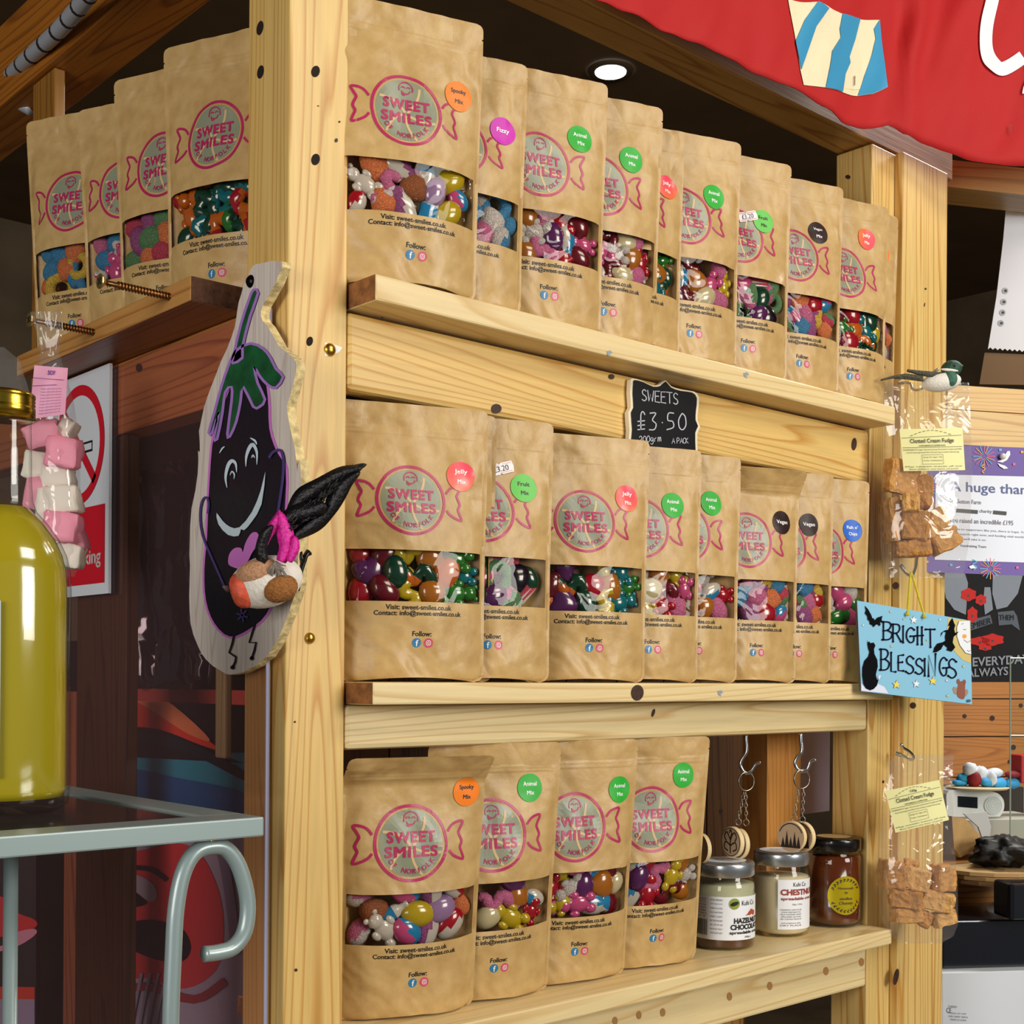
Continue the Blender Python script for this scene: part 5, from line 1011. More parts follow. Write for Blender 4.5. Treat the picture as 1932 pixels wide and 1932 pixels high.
cat = [(195, 590), (205, 625), (215, 605), (225, 625), (262, 620), (280, 650), (265, 690), (270, 740), (300, 800), (305, 870), (285, 950), (290, 985), (300, 1000), (310, 975), (312, 1010), (295, 1070), (260, 1105), (225, 1118), (185, 1100), (155, 1050), (143, 960), (145, 880), (165, 810), (205, 765), (218, 720), (205, 680), (198, 640)]
witch = [(1082, 365), (1100, 420), (1112, 440), (1100, 480), (1110, 520), (1150, 505), (1120, 540), (1095, 560), (1085, 620), (1112, 670), (1075, 715), (1020, 700), (1030, 675), (990, 640), (965, 690), (920, 720), (880, 725), (895, 670), (925, 630), (985, 615), (1010, 600), (1005, 560), (1015, 510), (985, 510), (960, 560), (965, 520), (1000, 495), (1040, 485), (1055, 440), (1035, 450), (1055, 400)]
for P, n_ in ((bat, 'bat_silhouette'), (cat, 'cat_silhouette'), (witch, 'witch_silhouette')): mk(n_, MB().map2(poly2(zs(P)), f3), [mat('silhouette_black', '08080c', .8, spec=.1)], root)
mk('painted_snow', MB().map2(poly2(zs([(135, 1040), (180, 1100), (260, 1110), (310, 1050), (375, 1080), (420, 1150), (135, 1122)])), f1), [mat('snow_white', 'd8dcf0', .5)], root); mk('cat_tail_tip', MB().map2(poly2(zs([(295, 1000), (315, 965), (340, 962), (325, 1000), (300, 1012)])), f3), [mat('snow_white')], root)
for x, y, r, k in ((680, 385, 42, 0), (707, 1050, 42, 0), (500, 1058, 46, 1), (880, 1020, 46, 1), (438, 297, 14, 1), (575, 375, 12, 1), (952, 382, 14, 0), (152, 440, 14, 0), (820, 595, 13, 1), (448, 658, 14, 1), (1197, 868, 17, 1), (1023, 1015, 16, 0), (1032, 1175, 17, 1)):
    c_ = zs([(x, y)])[0]; r /= 5.521; mb = MB().map2(star2(c_[0], c_[1], r*1.12, rot=-math.pi/2+.05), f2_, 1); mb.map2(star2(c_[0], c_[1], r, rot=-math.pi/2+.05), f3, 0); mk('painted_star', mb, [mat('star_white', 'e4ecf2', .5) if k == 0 else mat('star_yellow', 'e6d24a', .5), mat('star_line', '4a5560', .5)], root)
mb = MB().map2(poly2(smooth2(zs([(1140, 1085), (1150, 1040), (1185, 1020), (1215, 1050), (1215, 1110), (1215, 1170), (1200, 1210), (1150, 1195), (1130, 1150)]), 2, True)), f2_, 0)
for P in ([(1135, 1090), (1100, 1080), (1085, 1100), (1100, 1150), (1140, 1170)], [(1215, 1110), (1240, 1105), (1252, 1140), (1230, 1180), (1205, 1180)]): mb.map2(poly2(zs(P)), f1, 1)
for x, y in ((1145, 1025), (1208, 1032)): mb.map2(disc2(*zs([(x, y)])[0], 3, 5, n=12), f2_, 0)
mk('painted_small_bat', mb, [mat('bat_brown', '8a4a34', .6), mat('bat_wing', '9a8470', .6)], root)
mb = MB()
TXT = {'B': [[(0, .05), (.1, .95)], [(-.1, .98), (.3, 1), (.55, .8), (.4, .58), (.08, .52)], [(.35, .55), (.7, .35), (.6, .08), (.3, -.02), (-.1, .05)]]}
def sgl(s, pos, h):   # letters at given picture spots (zoom frame), each x, baseline y, height, width
    for ch, (x, y, hh, ww) in zip(s, pos):
        for st in HAND[ch]:
            P = [(x+a/.6*ww, y-b*hh) for a, b in st]; P = smooth2(P, 4) if len(P) > 2 and ch in 'BRGS' else P; P = zs(P)
            mb.map2(stroke2(P, 2.7), f3)
            for q in (P[0], P[-1]): mb.map2(disc2(q[0], q[1], 2.1, n=10), f3)
sgl('BRIGHT', [(365, 590, 185, 85), (465, 610, 180, 80), (560, 620, 170, 60), (600, 620, 155, 85), (720, 640, 180, 55), (815, 668, 185, 80)], 0)
LN = mat('letter_navy', '0e0e22', .8, spec=.1); mk('painted_word', mb, [LN], root); mb = MB()
sgl('BLESSINGS', [(340, 905, 215, 80), (445, 925, 200, 55), (520, 915, 165, 55), (595, 945, 185, 90), (695, 950, 165, 85), (785, 965, 175, 60), (835, 970, 220, 75), (945, 965, 190, 80), (1035, 990, 200, 95)], 0)
mk('painted_word', mb, [LN], root); mb = MB()
V, F = text2('J@D', 0, 0, w=9, h=6, bold=.02); q = zs([(1250, 1228)])[0]; mb.map2(([(q[0]+a, q[1]-b) for a, b in V], [f[::-1] for f in F]), f3)
mk('painted_initials', mb, [LN], root)
hk = pt(1718, 1082, 1.605); YS = mat('yellow_string', 'e3d42c', .7, bump=(900, 1))
mb = MB().tube([sg(.003)(*zs([(602, 325)])[0]), hk+UP*.001, ], .0014, 8).tube([sg(.003)(*zs([(778, 352)])[0]), hk+RGT*.0015], .0014, 8)
for x, y in ((602, 325), (778, 352)): mb.ball(sg(.003)(*zs([(x, y)])[0]), .0024, 0, 10)
mk('string', mb, [YS], root)
# ================================================================ jars
def jar(cx, t, r, h, z0, label, content, lid, lidlab, label_fn, air=.012, neck=.9, lidh=.015, cone=None):
    c = EYE+ray(cx, 1600)*t; base = Vector((c.x, c.y, z0)); root = thing('jar', label, 'jar', base, 'jars on the bottom shelf')
    bh = h-lidh-.004
    pr = [(0, .002), (r*.85, 0), (r*.97, .002), (r, .006), (r, bh-.012), (r*.985, bh-.006), (r*.93, bh-.001), (r*neck, bh+.002), (r*neck, h-.004)]
    mk('glass', MB().lathe(pr, base, 40, cap=False), [GLASS], root, smooth=True)
    lq = [(0, .003), (r*.8, .003), (r*.94, .006), (r*.96, .010), (r*.96, bh-air), (0, bh-air)]; mk('contents', MB().lathe(lq, base, 40, cap=False), [content], root, smooth=True)
    L = [(0, h), (r*.9, h), (r*.97, h-.0012), (r*.985, h-.003), (r*.985, h-lidh), (r*.95, h-lidh-.001)]; mk('lid', MB().lathe(L, base, 40, cap=False), [lid], root, smooth=True)
    th = math.atan2(-c.y, -c.x)      # towards the eye
    f = lambda off: (lambda a, z: base+Vector((math.cos(th+a/r)*(r+off), math.sin(th+a/r)*(r+off), z)))
    label_fn(root, f, base, r, h); return root
def curved(f, a0, a1, z0, z1, n=18): V = [(a0+(a1-a0)*i/n, z0+(z1-z0)*j) for i in range(n+1) for j in (0, 1)]; return V, [(2*i, 2*i+2, 2*i+3, 2*i+1) for i in range(n)]
LW = mat('label_white', 'eceef2', .45); LIDS = mat('lid_steel', 'b4bac0', .28, .85)
def lb1(root, f, base, r, h):
    o = mk('paper_label', MB().map2(curved(f, -r*1.35, r*2.2, .012, .060), f(.0004)), [LW], root, smooth=True); mb = MB(); g = f(.0008)
    T = lambda s, a, z, w, hh, b=0, mi=0: mb.map2(text2(s, a, z, w=w, h=hh, bold=b), g, mi)
    T('HAZELNUT', .0300, .0335, .037, .0062, .045); T('CHOCOLATE', .0300, .0265, .045, .0062, .045); T('spreadable cream', .0300, .0200, .047, .0044, .03); T('200g e', .030, .0150, .010, .0025, .01)
    T("Kuhi Co", .031, .0530, .020, .0055, .0)
    for k in range(7): T(('NUTRITIONAL VALUES', 'ENERGY KJ KCAL', 'FAT SATURATES', 'CARBOHYDRATE', 'SUGARS FIBRE', 'PROTEIN', 'SALT')[k], -.030, .0565-.0032*k, .020, .0017)
    for k in range(9): T(('AFTER OPENING', 'CLOSE THE JAR TIGHTLY', 'STORE IN A COOL', 'PLACE AWAY FROM', 'DIRECT LIGHT', 'BEST BEFORE END', 'SEE TOP OF LID', 'MADE IN ITALY', 'WWW')[k], -.008, .0565-.0046*k, .014, .0018)
    rg = random.Random(2); x = -.040
    while x < -.0185: w = rg.choice((.0004, .0008, .0012)); mb.map2(rect2(x, .0165, x+w, .034), g); x += w+rg.choice((.0005, .0009))
    mb.map2(disc2(.0120, .0525, .0062, n=20), g, 1); mb.map2(disc2(.0120, .0525, .0050, .0022, n=16, tilt=.3), f(.0011), 2)
    for x, z, rr in ((.036, .0425, .003), (.0405, .041, .003), (.033, .041, .0025)): mb.map2(disc2(x, z, rr, n=14), g, 3)
    mb.map2(poly2([(.026, .0385), (.034, .044), (.0345, .0395)]), g, 3)
    mk('printing', mb, [INK, mat('badge_olive', '8a9a30', .5), INK, mat('hazelnut_red', 'b8502c', .5)], o)
    lt = mk('lid_label', MB().add([base+Vector((math.cos(a)*r*.72, math.sin(a)*r*.72, h+.0004)) for a in [2*math.pi*k/24 for k in range(24)]], [tuple(range(24))]), [LW], root)
    q = base+UP*(h+.0007); mb = MB()
    for k, s in enumerate(('BEST BEFORE', 'BATCH 0417', 'KUHI CO')): mb.map2(text2(s, 0, .006-.006*k, w=.02, h=.0022), lambda a, b: q+RGT*a+FWD*b)
    mk('printing', mb, [INK], lt)
    mk('brown_layer', MB().lathe([(r*.965, .0035), (r*.972, .006), (r*.972, .0118)], base, 40, cap=False), [mat('chocolate', '5a341c', .3, coat=.3)], root, smooth=True)
def lb2(root, f, base, r, h):
    o = mk('paper_label', MB().map2(curved(f, -.0035, r*2.2, .010, .068), f(.0004)), [LW], root, smooth=True); mb = MB(); g = f(.0008)
    mb.map2(text2('CHESTNUT', .0245, .0535, w=.050, h=.0072, bold=.045), g, 1); mb.map2(text2('spreadable cream', .024, .0455, w=.048, h=.0045, bold=.03), g, 1); mb.map2(text2('Kuhi Co', .0235, .0625, w=.018, h=.005), g); mb.map2(text2('200g e 7.05oz', .020, .039, w=.014, h=.0022), g)
    for k in range(7): mb.map2(text2(('INGREDIENTS CHESTNUT 60%', 'SUGAR VEGETABLE OILS', 'MILK POWDER WHEY', 'EMULSIFIER LECITHIN', 'MAY CONTAIN TRACES OF', 'NUTS STORE IN A COOL', 'DRY PLACE')[k], .0125, .033-.0027*k-(.002 if k > 4 else 0), w=.026-.002*(k % 2), h=.0016), g)
    mk('printing', mb, [INK, mat('chestnut_ink', '9a3a2c', .5)], o)
    lt = mk('lid_label', MB().add([base+Vector((math.cos(a)*r*.78, math.sin(a)*r*.78, h+.0004)) for a in [2*math.pi*k/24 for k in range(24)]], [tuple(range(24))]), [LW], root)
    q = base+UP*(h+.0007); mb = MB()
    for k, s in enumerate(('BEST BEFORE END', 'BATCH 0533')): mb.map2(text2(s, 0, .006-.006*k, w=.026, h=.0024), lambda a, b: q+RGT*a+FWD*b)
    mk('printing', mb, [INK], lt)
def lb3(root, f, base, r, h):
    A0 = .0155; g = f(.0005); o = mk('round_label', MB().map2(disc2(A0, .040, .0225, .0235, 36, 6), g), [mat('gold_foil', 'e0c81e', .22, .6, coat=.4)], root, smooth=True); mb = MB(); g = f(.0010)
    for k in range(26):
        a = 2*math.pi*k/26
        if abs(math.sin(a)) < .25: continue
        x, z = A0+.0190*math.cos(a), .040+.0198*math.sin(a); mb.map2(disc2(x, z, .0016, .0007, 8, tilt=a+1), g); mb.map2(disc2(x*.0+A0+.0172*math.cos(a+.05), .040+.018*math.sin(a+.05), .0013, .0006, 8, tilt=a+2.2), g)
    for s, z, w in (('Homemade', .049, .020), ('by', .0435, .004), ('seedless', .0365, .016), ('Chutney', .0305, .018)): mb.map2(text2(s, A0, z, w=w, slant=.25), g)
    mk('printing', mb, [INK], o)
    lt = mk('lid_label', MB().add([base+Vector((math.cos(a)*r*.62, math.sin(a)*r*.62, h+.0004)) for a in [2*math.pi*k/24 for k in range(24)]], [tuple(range(24))]), [mat('lid_label_tan', 'c8a870', .5)], root)
jar(1366, 1.492, .0350, .0965, T3+.0003, 'squat jar of hazelnut chocolate cream with steel lid, next to the pouches', mat('pale_nut_cream', 'b9b492', .3, coat=.2), LIDS, '', lb1, air=.006)
jar(1474, 1.566, .0330, .0985, T3+.0003, 'jar of chestnut cream with steel lid, the middle of the three jars', mat('chestnut_cream', 'd8c4a0', .35, coat=.2), LIDS, '', lb2, air=.010)
jar(1573, 1.628, .0338, .108, T3+.0003, 'dark amber jar with black lid and round gold label, right of the three jars', mat('amber_preserve', '5a2408', .15, coat=.7), mat('black_lid', '0c0a0a', .2, coat=.5), '', lb3, air=.003, neck=.86)
# ================================================================ keyrings
def keyring(hp, ring_c, ring_r, t, discs, lab, chains):
    Q = [Vector(q) for q in smooth2([tuple(pt(x, y, t)) for x, y in hp], 5)]
    hk = thing('cup_hook', 'steel hook under the cross rail '+lab[1], 'hook', Q[0], 'steel hooks under the cross rail'); mk('hook_wire', MB().tube(Q, .0020, 10), [STEEL], hk, smooth=True)
    root = thing('keyring', lab[0], 'keyring', pt(discs[0][0], discs[0][1]+30, t), 'wooden disc keyrings'); KR = mat('nickel', 'a8a294', .25, .9)
    c = pt(*ring_c, t); mb = MB()
    for k in range(3): mb.tube([c+RGT*ring_r*math.cos(a)*.9+UP*ring_r*math.sin(a)+FWD*(.0013*(k-1)+ring_r*.4*math.cos(a)) for a in [2*math.pi*i/28 for i in range(28)]], .0007, 6, closed=True)
    mk('split_ring', mb, [KR], root, smooth=True)
    mb = MB()
    for (x0, y0), (x1, y1) in chains:
        n = 7
        for i in range(n):
            p = pt(x0+(x1-x0)*(i+.5)/n, y0+(y1-y0)*(i+.5)/n, t); h = (y1-y0)/n*.62*t/FPX; s = RGT if i % 2 else (RGT*.4+FWD*.9).normalized()
            mb.tube([p+s*.0016*math.cos(a)+UP*h*math.sin(a) for a in [2*math.pi*q/10 for q in range(10)]], .0004, 5, closed=True)
        p = pt(x1, y1+6, t); mb.tube([p+RGT*.0032*math.cos(a)+UP*.0036*math.sin(a) for a in [2*math.pi*q/16 for q in range(16)]], .0004, 5, closed=True)
    mk('chain', mb, [KR], root, smooth=True)
    for i, (x, y, rr, ang, dt) in enumerate(discs):
        a = R(ang); ax = (FWD*-math.cos(a)+RGT*math.sin(a)).normalized(); u = ax.cross(UP).normalized(); c = pt(x, y, t+dt)
        M = Matrix((u, UP, ax)).transposed().to_4x4(); mb = MB().lathe([(0, 0), (rr*.97, 0), (rr, .0005), (rr, .0055), (rr*.97, .006), (0, .006)], c, 32, M=M, mis=[0, 1, 1, 1, 0], cap=False)
        o = mk('wooden_disc', mb, [mat('disc_face', 'c9ab88', .6), mat('disc_edge', 'e8cf9c', .6)], root)
        mb = MB(); g = lambda p, q: c+u*p+UP*q+ax*.0063; 
        sgn = 1
        if 'tree' in lab[0]:
            for k in range(5): x_ = -.010+.005*k; hh = (.014, .019, .013, .020, .012)[k]; mb.map2(poly2([(x_-.0028, -.0125), (x_, -.0125+hh), (x_+.0028, -.0125)]), g)
            mb.map2(stroke2([(rr*.86*math.cos(w), rr*.86*math.sin(w)) for w in [R(20+140*k/12) for k in range(13)]], .0012), g)
        else:
            for P in ([(0, -.013), (0, .002), (-.006, .011), (-.010, .006), (-.007, .001)], [(0, .002), (.006, .011), (.010, .006), (.007, .001)], [(0, -.004), (-.008, .0), (-.010, -.007), (-.004, -.010)], [(0, -.004), (.008, .0), (.010, -.007), (.004, -.010)], [(0, .004), (-.002, .010), (0, .014), (.002, .010)]): mb.map2(stroke2(smooth2(P, 3), .0016), g)
            mb.map2(stroke2([(rr*.9*math.cos(w), rr*.9*math.sin(w)) for w in [2*math.pi*k/24 for k in range(24)]], .0008, True), g)
        mk('burnt_drawing', mb, [mat('burnt', '2a1a12', .8)], o)
zj = lambda L: zc(L, 3.437, 1290, 1370)
keyring(zj([(405, 60), (406, 100), (408, 165), (385, 205), (368, 240), (375, 275), (400, 302), (430, 300), (452, 270), (470, 245), (497, 235)]), zj([(405, 358)])[0], .0105, 1.49, [(1386, 1588, .0172, -58, -.006), (1399, 1591, .0168, -64, .004)], ('wooden disc keyring with burnt flower drawing hanging above the hazelnut jar', 'carrying the flower keyring'), [(zj([(392, 425)])[0], zj([(355, 600)])[0]), (zj([(402, 425)])[0], zj([(405, 605)])[0])])
keyring(zj([(760, 50), (762, 100), (766, 165), (738, 200), (722, 235), (732, 270), (762, 292), (795, 288), (812, 255), (822, 230), (855, 218)]), zj([(765, 343)])[0], .0108, 1.52, [(1497, 1578, .0178, -42, -.006), (1517, 1578, .0176, -52, .006)], ('wooden disc keyring with burnt tree drawing hanging above the chestnut jar', 'carrying the tree keyring'), [(zj([(745, 405)])[0], zj([(718, 575)])[0]), (zj([(778, 405)])[0], zj([(770, 585)])[0])])
p0 = pt(1326, 1600, 1.46); mb = MB(); a = R(-62); ax = (FWD*-math.cos(a)+RGT*math.sin(a)).normalized(); u = ax.cross(UP).normalized()
mb.lathe([(0, 0), (.0165, 0), (.0165, .005), (0, .005)], p0, 28, M=Matrix((u, UP, ax)).transposed().to_4x4(), mis=[0, 1, 0], cap=False)
mk('wooden_disc', mb, [mat('disc_face'), mat('disc_edge')], label='wooden keyring disc leaning between last pouch and hazelnut jar', cat='keyring disc')
# ================================================================ beyond the stall, right
GA = R(76); GX = FWD*math.cos(GA)+RGT*math.sin(GA); GN = GX.cross(UP).normalized(); GN = GN if GN.dot(-FWD) > 0 else -GN
def gplane(x, t): return Plane(pt(x, 1285, t), GX, UP, GN)
def gbox(mb, x0, x1, y0, y1, t, depth, mi=0):
    """board facing GN whose front shows at picture x0..x1, y0..y1 (y measured at x0)"""
    p = gplane(x0, t); a = p.hit(x0, y0); b = p.hit(x0, y1); L = (p.hit(x1, y0)-a).dot(GX)
    P = [a, a+GX*L, Vector((a.x, a.y, b.z))+GX*L, Vector((a.x, a.y, b.z))]; return mb.prism(P, -GN*depth, mi)
mb = MB(); gbox(mb, 1786, 2100, 725, 771, 1.74, .05)
mk('window_rail', mb, [wood('rail_pine', 'e8c070', 'c8904a', 'd8a858', 'X', ang=R(27.7))], bevel=.002, label='upper of two stacked pine rails right of the upright board', cat='rail')
mb = MB(); gbox(mb, 1786, 2100, 772, 838, 1.735, .06)
mk('window_rail', mb, [wood('rail_pine')], bevel=.002, label='lower of two stacked pine rails above the purple poster', cat='rail')
mb = MB(); gbox(mb, 1786, 2100, 300, 352, 1.78, .06)
mk('top_beam', mb, [wood('rail_beam', 'b08a4a', '86642c', '9c7838', 'X', ang=R(27.7))], bevel=.002, label='pine beam just below the red banner at the right edge', cat='beam')
# partition of orange planks
mb = MB(); py = [1090, 1180, 1250, 1319, 1392, 1470, 1560, 1650, 1760, 1880, 2000, 2140]
for a, b in zip(py, py[1:]): gbox(mb, 1640, 2260, a, b-2.5, 2.45, .02)
fpp = Plane(gplane(1640, 2.45).hit(1640, 1300)+GN*.0006, GX, UP, GN).px(0)
for x, y, r_ in ((1820, 1351, 4), (1872, 1355, 5), (1912, 1410, 5), (1905, 1437, 4), (1895, 1666, 9), (1812, 1703, 9), (1926, 1331, 4)): mb.map2(disc2(x, y, r_, n=12), fpp, 1)
struct('wall_shop', mb, [wood('partition_pine', 'cd8a3e', '96571e', 'b87430', 'X', ang=R(27.7)), KNOT])
bpy.data.objects['wall_shop'].name = 'wall_partition'
# poster
pp = PT(1745, 960, 1.69, 80); cn = [(1733, 838), (2070, 849), (2070, 1091), (1740, 1079)]
root = thing('thank_you_poster', 'purple bordered white thank you poster pinned beside the upper fudge bag', 'poster', pp.hit(1800, 1085)); f = pp.px
mk('paper', MB().prism([pp.hit(*q) for q in cn], -pp.n*.001), [mat('poster_purple', '5a3c9a', .5)], root)
mb = MB().map2(poly2([(1765, 895), (2045, 902), (2045, 1065), (1763, 1056)]), f(.0006)); mk('white_area', mb, [mat('poster_white', 'dfe6f4', .5)], root)
mb = MB()
def ptx(s, x, y, w, h, b=0, mi=0, mbx=None, sl=.05):
    V, F = text2(s, 0, 0, w=w, h=h, bold=b, align='L'); (mbx or mb).map2(([(x+a, y-c+a*sl) for a, c in V], F), f(.0011), mi)
ptx('A huge thank you', 1792, 920, 212, 24, .01, 1); ptx('To  Sutton Farm', 1790, 945, 60, 8, .01); ptx('for', 1790, 963, 10, 8, .01); ptx('charity', 1847, 965, 24, 8, .01); ptx('You raised an incredible £195', 1790, 981, 121, 9, .01)
for x0, x1 in ((1804, 1844), (1873, 1898)): mb.map2(stroke2([(x0, 963+(x0-1800)*.05), (x1, 964+(x1-1800)*.05)], 7), f(.0013), 2)
for k, s in enumerate(('Thanks to supporters like you, there is hope. You are helping to', 'fund research right now, and funding vital world-leading research', "together we'll take it on.")): ptx(s, 1790, 998+9*k, 190 if k < 2 else 70, 5)
ptx('Fundraising Team', 1812, 1030, 48, 6, .01)
mk('printing', mb, [mat('grey_ink', '6a6a78', .5), mat('navy_ink', '3a4a86', .5), BLACK], root)
mb = MB(); cols = [0, 1, 2, 3, 4]
def burst(x, y, r_, n=16):
    for k in range(n): a = 2*math.pi*k/n; mb.map2(stroke2([(x+r_*.25*math.cos(a), y+r_*.25*math.sin(a)), (x+r_*math.cos(a), y+r_*math.sin(a))], 1.3), f(.0009), k % 3)
burst(1856, 861, 21); burst(1868, 1073, 20); burst(1752, 920, 18)
for x, y, mi in ((1886, 849, 2), (1793, 1066, 2), (1912, 876, 0), (1918, 1071, 0), (1748, 1060, 1), (1927, 853, 1)): mb.map2(rect2(x-2, y-2, x+3, y+2), f(.0012), mi)
mb.map2(stroke2(smooth2([(1857, 876), (1851, 880), (1858, 885), (1852, 890), (1856, 893)], 3), 1.8), f(.0012), 1); mb.map2(stroke2(smooth2([(1834, 1056), (1842, 1060), (1834, 1065), (1842, 1070), (1836, 1075)], 3), 2), f(.0012), 2)
for P in ([(1880, 871), (1888, 868), (1893, 862), (1899, 852), (1904, 851), (1905, 858), (1899, 868), (1890, 873)], [(1881, 874), (1888, 877), (1895, 879), (1901, 884), (1893, 885), (1885, 880)], [(1827, 1069), (1834, 1066), (1841, 1072), (1830, 1073)]): mb.map2(poly2(P), f(.0015), 3)
mk('firework_drawings', mb, [mat('fw_pink', 'e0568c', .5), mat('fw_yellow', 'e8a83c', .5), mat('fw_cyan', '4ab8dc', .5), WHITE], root)
p = pp.hit(1889, 862); mk('white_pin', MB().ball(p+pp.n*.004, (.004, .004, .004), 0, 14), [mat('pin_white', 'd8d8d4', .3)], smooth=True, label='round white push pin on the purple poster', cat='pin')
# white long sheet at right edge
pp = PT(1900, 500, 1.9, 92); f = pp.px
root = thing('price_list_sheet', 'long white paper sheet with zigzag bottom edge hanging at the right edge', 'paper', pp.hit(1900, 660))
zig = [(1864+k*4.6, 655+(0 if k % 2 else 4)+k*.35) for k in range(30)]
mk('paper', MB().prism([pp.hit(*q) for q in [(1902, 345), (1990, 350), (1998, 668)][::1]+zig[::-1]+[(1880, 560), (1893, 450)]], -pp.n*.001), [mat('list_white', 'd6dae2', .5)], root)
mb = MB()
for x, y in ((1896, 549), (1893, 570), (1891, 590), (1888, 610)): mb.map2(disc2(x, y, 6, n=14), f(.0006), 0); mb.map2(disc2(x+1, y, 2.5, n=8), f(.0012), 1)
mk('round_symbols', mb, [mat('symbol_grey', '9aa0a8', .5), INK], root)
mk('brown_card', MB().prism([pp.hit(*q)-pp.n*.01 for q in ((1862, 662), (1995, 668), (1995, 724), (1852, 722))], -pp.n*.003), [mat('dull_card', '6e5538', .8)], label='dull brown card strip under the white sheet at the right edge', cat='card')
# poppy shirt
pp = PT(1780, 1180, 2.2, 84); f = pp.px
root = thing('poppy_print', 'black cloth with red poppies and silver REMEMBER THEM EVERYDAY ALWAYS lettering', 'printed cloth', pp.hit(1850, 1300))
mk('cloth', MB().prism([pp.hit(*q) for q in ((1770, 1075), (2000, 1075), (2000, 1287), (1770, 1287))], -pp.n*.004), [mat('cloth_black', '0b0a0e', .8)], root)
mb = MB(); zp = lambda L: zc(L, 5.521, 1600, 1100)
mb.map2(poly2([(1776, 1075), (1818, 1075), (1826, 1100), (1822, 1160), (1800, 1150), (1784, 1128)]), f(.0006), 0); mb.map2(poly2([(1873, 1075), (1932, 1075), (1920, 1120), (1900, 1145), (1880, 1150), (1872, 1120)]), f(.0006), 0)
mb.map2(poly2([(1857, 1108), (1868, 1108), (1873, 1150), (1858, 1160), (1855, 1130)]), f(.0009), 0)
mk('moon_print', mb, [mat('print_grey', '8e98a6', .7), WHITE], root)
mb = MB()
for x, y, a, b in ((1827, 1122, 16, 13), (1850, 1132, 12, 11), (1834, 1160, 11, 16), (1848, 1210, 22, 9), (1872, 1207, 24, 12), (1858, 1222, 14, 6)):
    P = [(x+(a if k % 2 else a*.8)*math.cos(2*math.pi*k/12), y+(b if k % 2 else b*.82)*math.sin(2*math.pi*k/12)) for k in range(12)]; mb.map2(poly2(smooth2(P, 2, True)), f(.0012), 0); mb.map2(disc2(x, y+2, 2.4, n=10), f(.0016), 1)
mk('poppies', mb, [mat('poppy_red', 'd41a12', .7), BLACK], root)
mb = MB()
def ft(s, x, y, w, h, sl=0, b=.02, mi=0):
    V, F = text2(s, 0, 0, w=w, h=h, bold=b); mb.map2(([(x+a, y-c+a*sl) for a, c in V], F), f(.002), mi)
mb.map2(poly2([(1800, 1178), (1868, 1160), (1872, 1176), (1806, 1198)]), f(.001), 1); mb.map2(poly2([(1882, 1155), (1912, 1152), (1918, 1162), (1924, 1190), (1908, 1178), (1884, 1180)]), f(.001), 1)
ft('REMEMBER', 1836, 1180, 66, 11, -.3, mi=2); ft('THEM', 1898, 1165, 28, 10, 0, mi=2); mk('ribbon_words', mb, [mat('silver_print', '9aa4b0', .6), mat('ribbon_grey', '5a6470', .7), mat('ribbon_ink', '20262e', .7)], root); mb = MB(); ft('EVERYDAY', 1888, 1246, 108, 17, -.06); mk('silver_word', mb, [mat('silver_print')], root); mb = MB(); ft('ALWAYS', 1862, 1268, 78, 16, -.06)
mk('silver_word', mb, [mat('silver_print')], root)
# acrylic holder
pp = PT(1908, 1400, 2.05, 95); root = thing('acrylic_holder', 'upright clear acrylic holder at the right edge in front of the planks', 'holder', pp.hit(1930, 1600))
mk('sheet', MB().prism([pp.hit(*q) for q in ((1907, 1242), (2010, 1242), (2010, 1590), (1907, 1590))], -pp.n*.003), [GLASS], root)
mb = MB()
for P in (((1906, 1242), (1906, 1592)), ((1906, 1242), (2010, 1242)), ((1906, 1388), (2010, 1388))): mb.tube([pp.hit(*P[0]), pp.hit(*P[1])], .0012, 6)
mk('edges', mb, [mat('acrylic_edge', '9fae9c', .15, coat=.6)], root)
# counter under the clutter
KZ = E-.305; kp = PT(1800, 1640, 2.0, 82)
a = kp.hit(1776, 1640); mb = MB(); ex = kp.ex; n = kp.n
def kbox(name, x0, x1, y0, y1, t, depth, m, label, cat, bevel=.002, ang=82, **kw):
    p = PT(x0, y1, t, ang); P = [p.hit(x0, y0), p.hit(x1, y0), p.hit(x1, y1), p.hit(x0, y1)]; z0 = P[3].z; P[2].z = z0; P[1].z = P[0].z
    return mk(name, MB().prism(P, -p.n*depth), m, label=label, cat=cat, bevel=bevel, **kw)
kbox('counter', 1770, 2240, 1632, 1790, 2.02, .30, [wood('counter_pine', 'c88436', '8f551c', 'b4702a', 'X', ang=R(27.7))], 'orange pine counter with a flat top behind the lower fudge bag', 'counter')
kbox('black_printer', 1772, 2100, 1738, 1828, 1.86, .12, [mat('printer_black', '0d0f16', .25, coat=.4)], 'low glossy black machine standing on the white box', 'printer', .006)
kbox('black_monitor', 1905, 2100, 1668, 1737, 1.84, .05, [mat('printer_black')], 'black angular screen housing at the right edge above the black machine', 'monitor', .006)
o = kbox('white_box', 1776, 2140, 1835, 2050, 1.84, .16, [mat('box_white', 'd4dae2', .55)], 'large white cardboard box at bottom right with small CE print', 'box')
p = PT(1776, 2050, 1.84, 82); mb = MB(); f = lambda a, b: p.hit(a, b)+p.n*.0008
for s, x, y, w, h in (('CASIO', 1797, 1899, 16, 4), ('CE', 1790, 1906, 9, 9), ('MODEL QT 6600', 1806, 1912, 34, 3), ('100-240V 50Hz', 1808, 1918, 36, 3), ('MADE IN CHINA', 1808, 1924, 30, 3)):
    V, F = text2(s, 0, 0, w=w, h=h); mb.map2(([(x+a_, y-b_+a_*.06) for a_, b_ in V], F), f)
TF[o.name] = o.matrix_world.copy(); mk('printing', mb, [mat('grey_ink')], o)
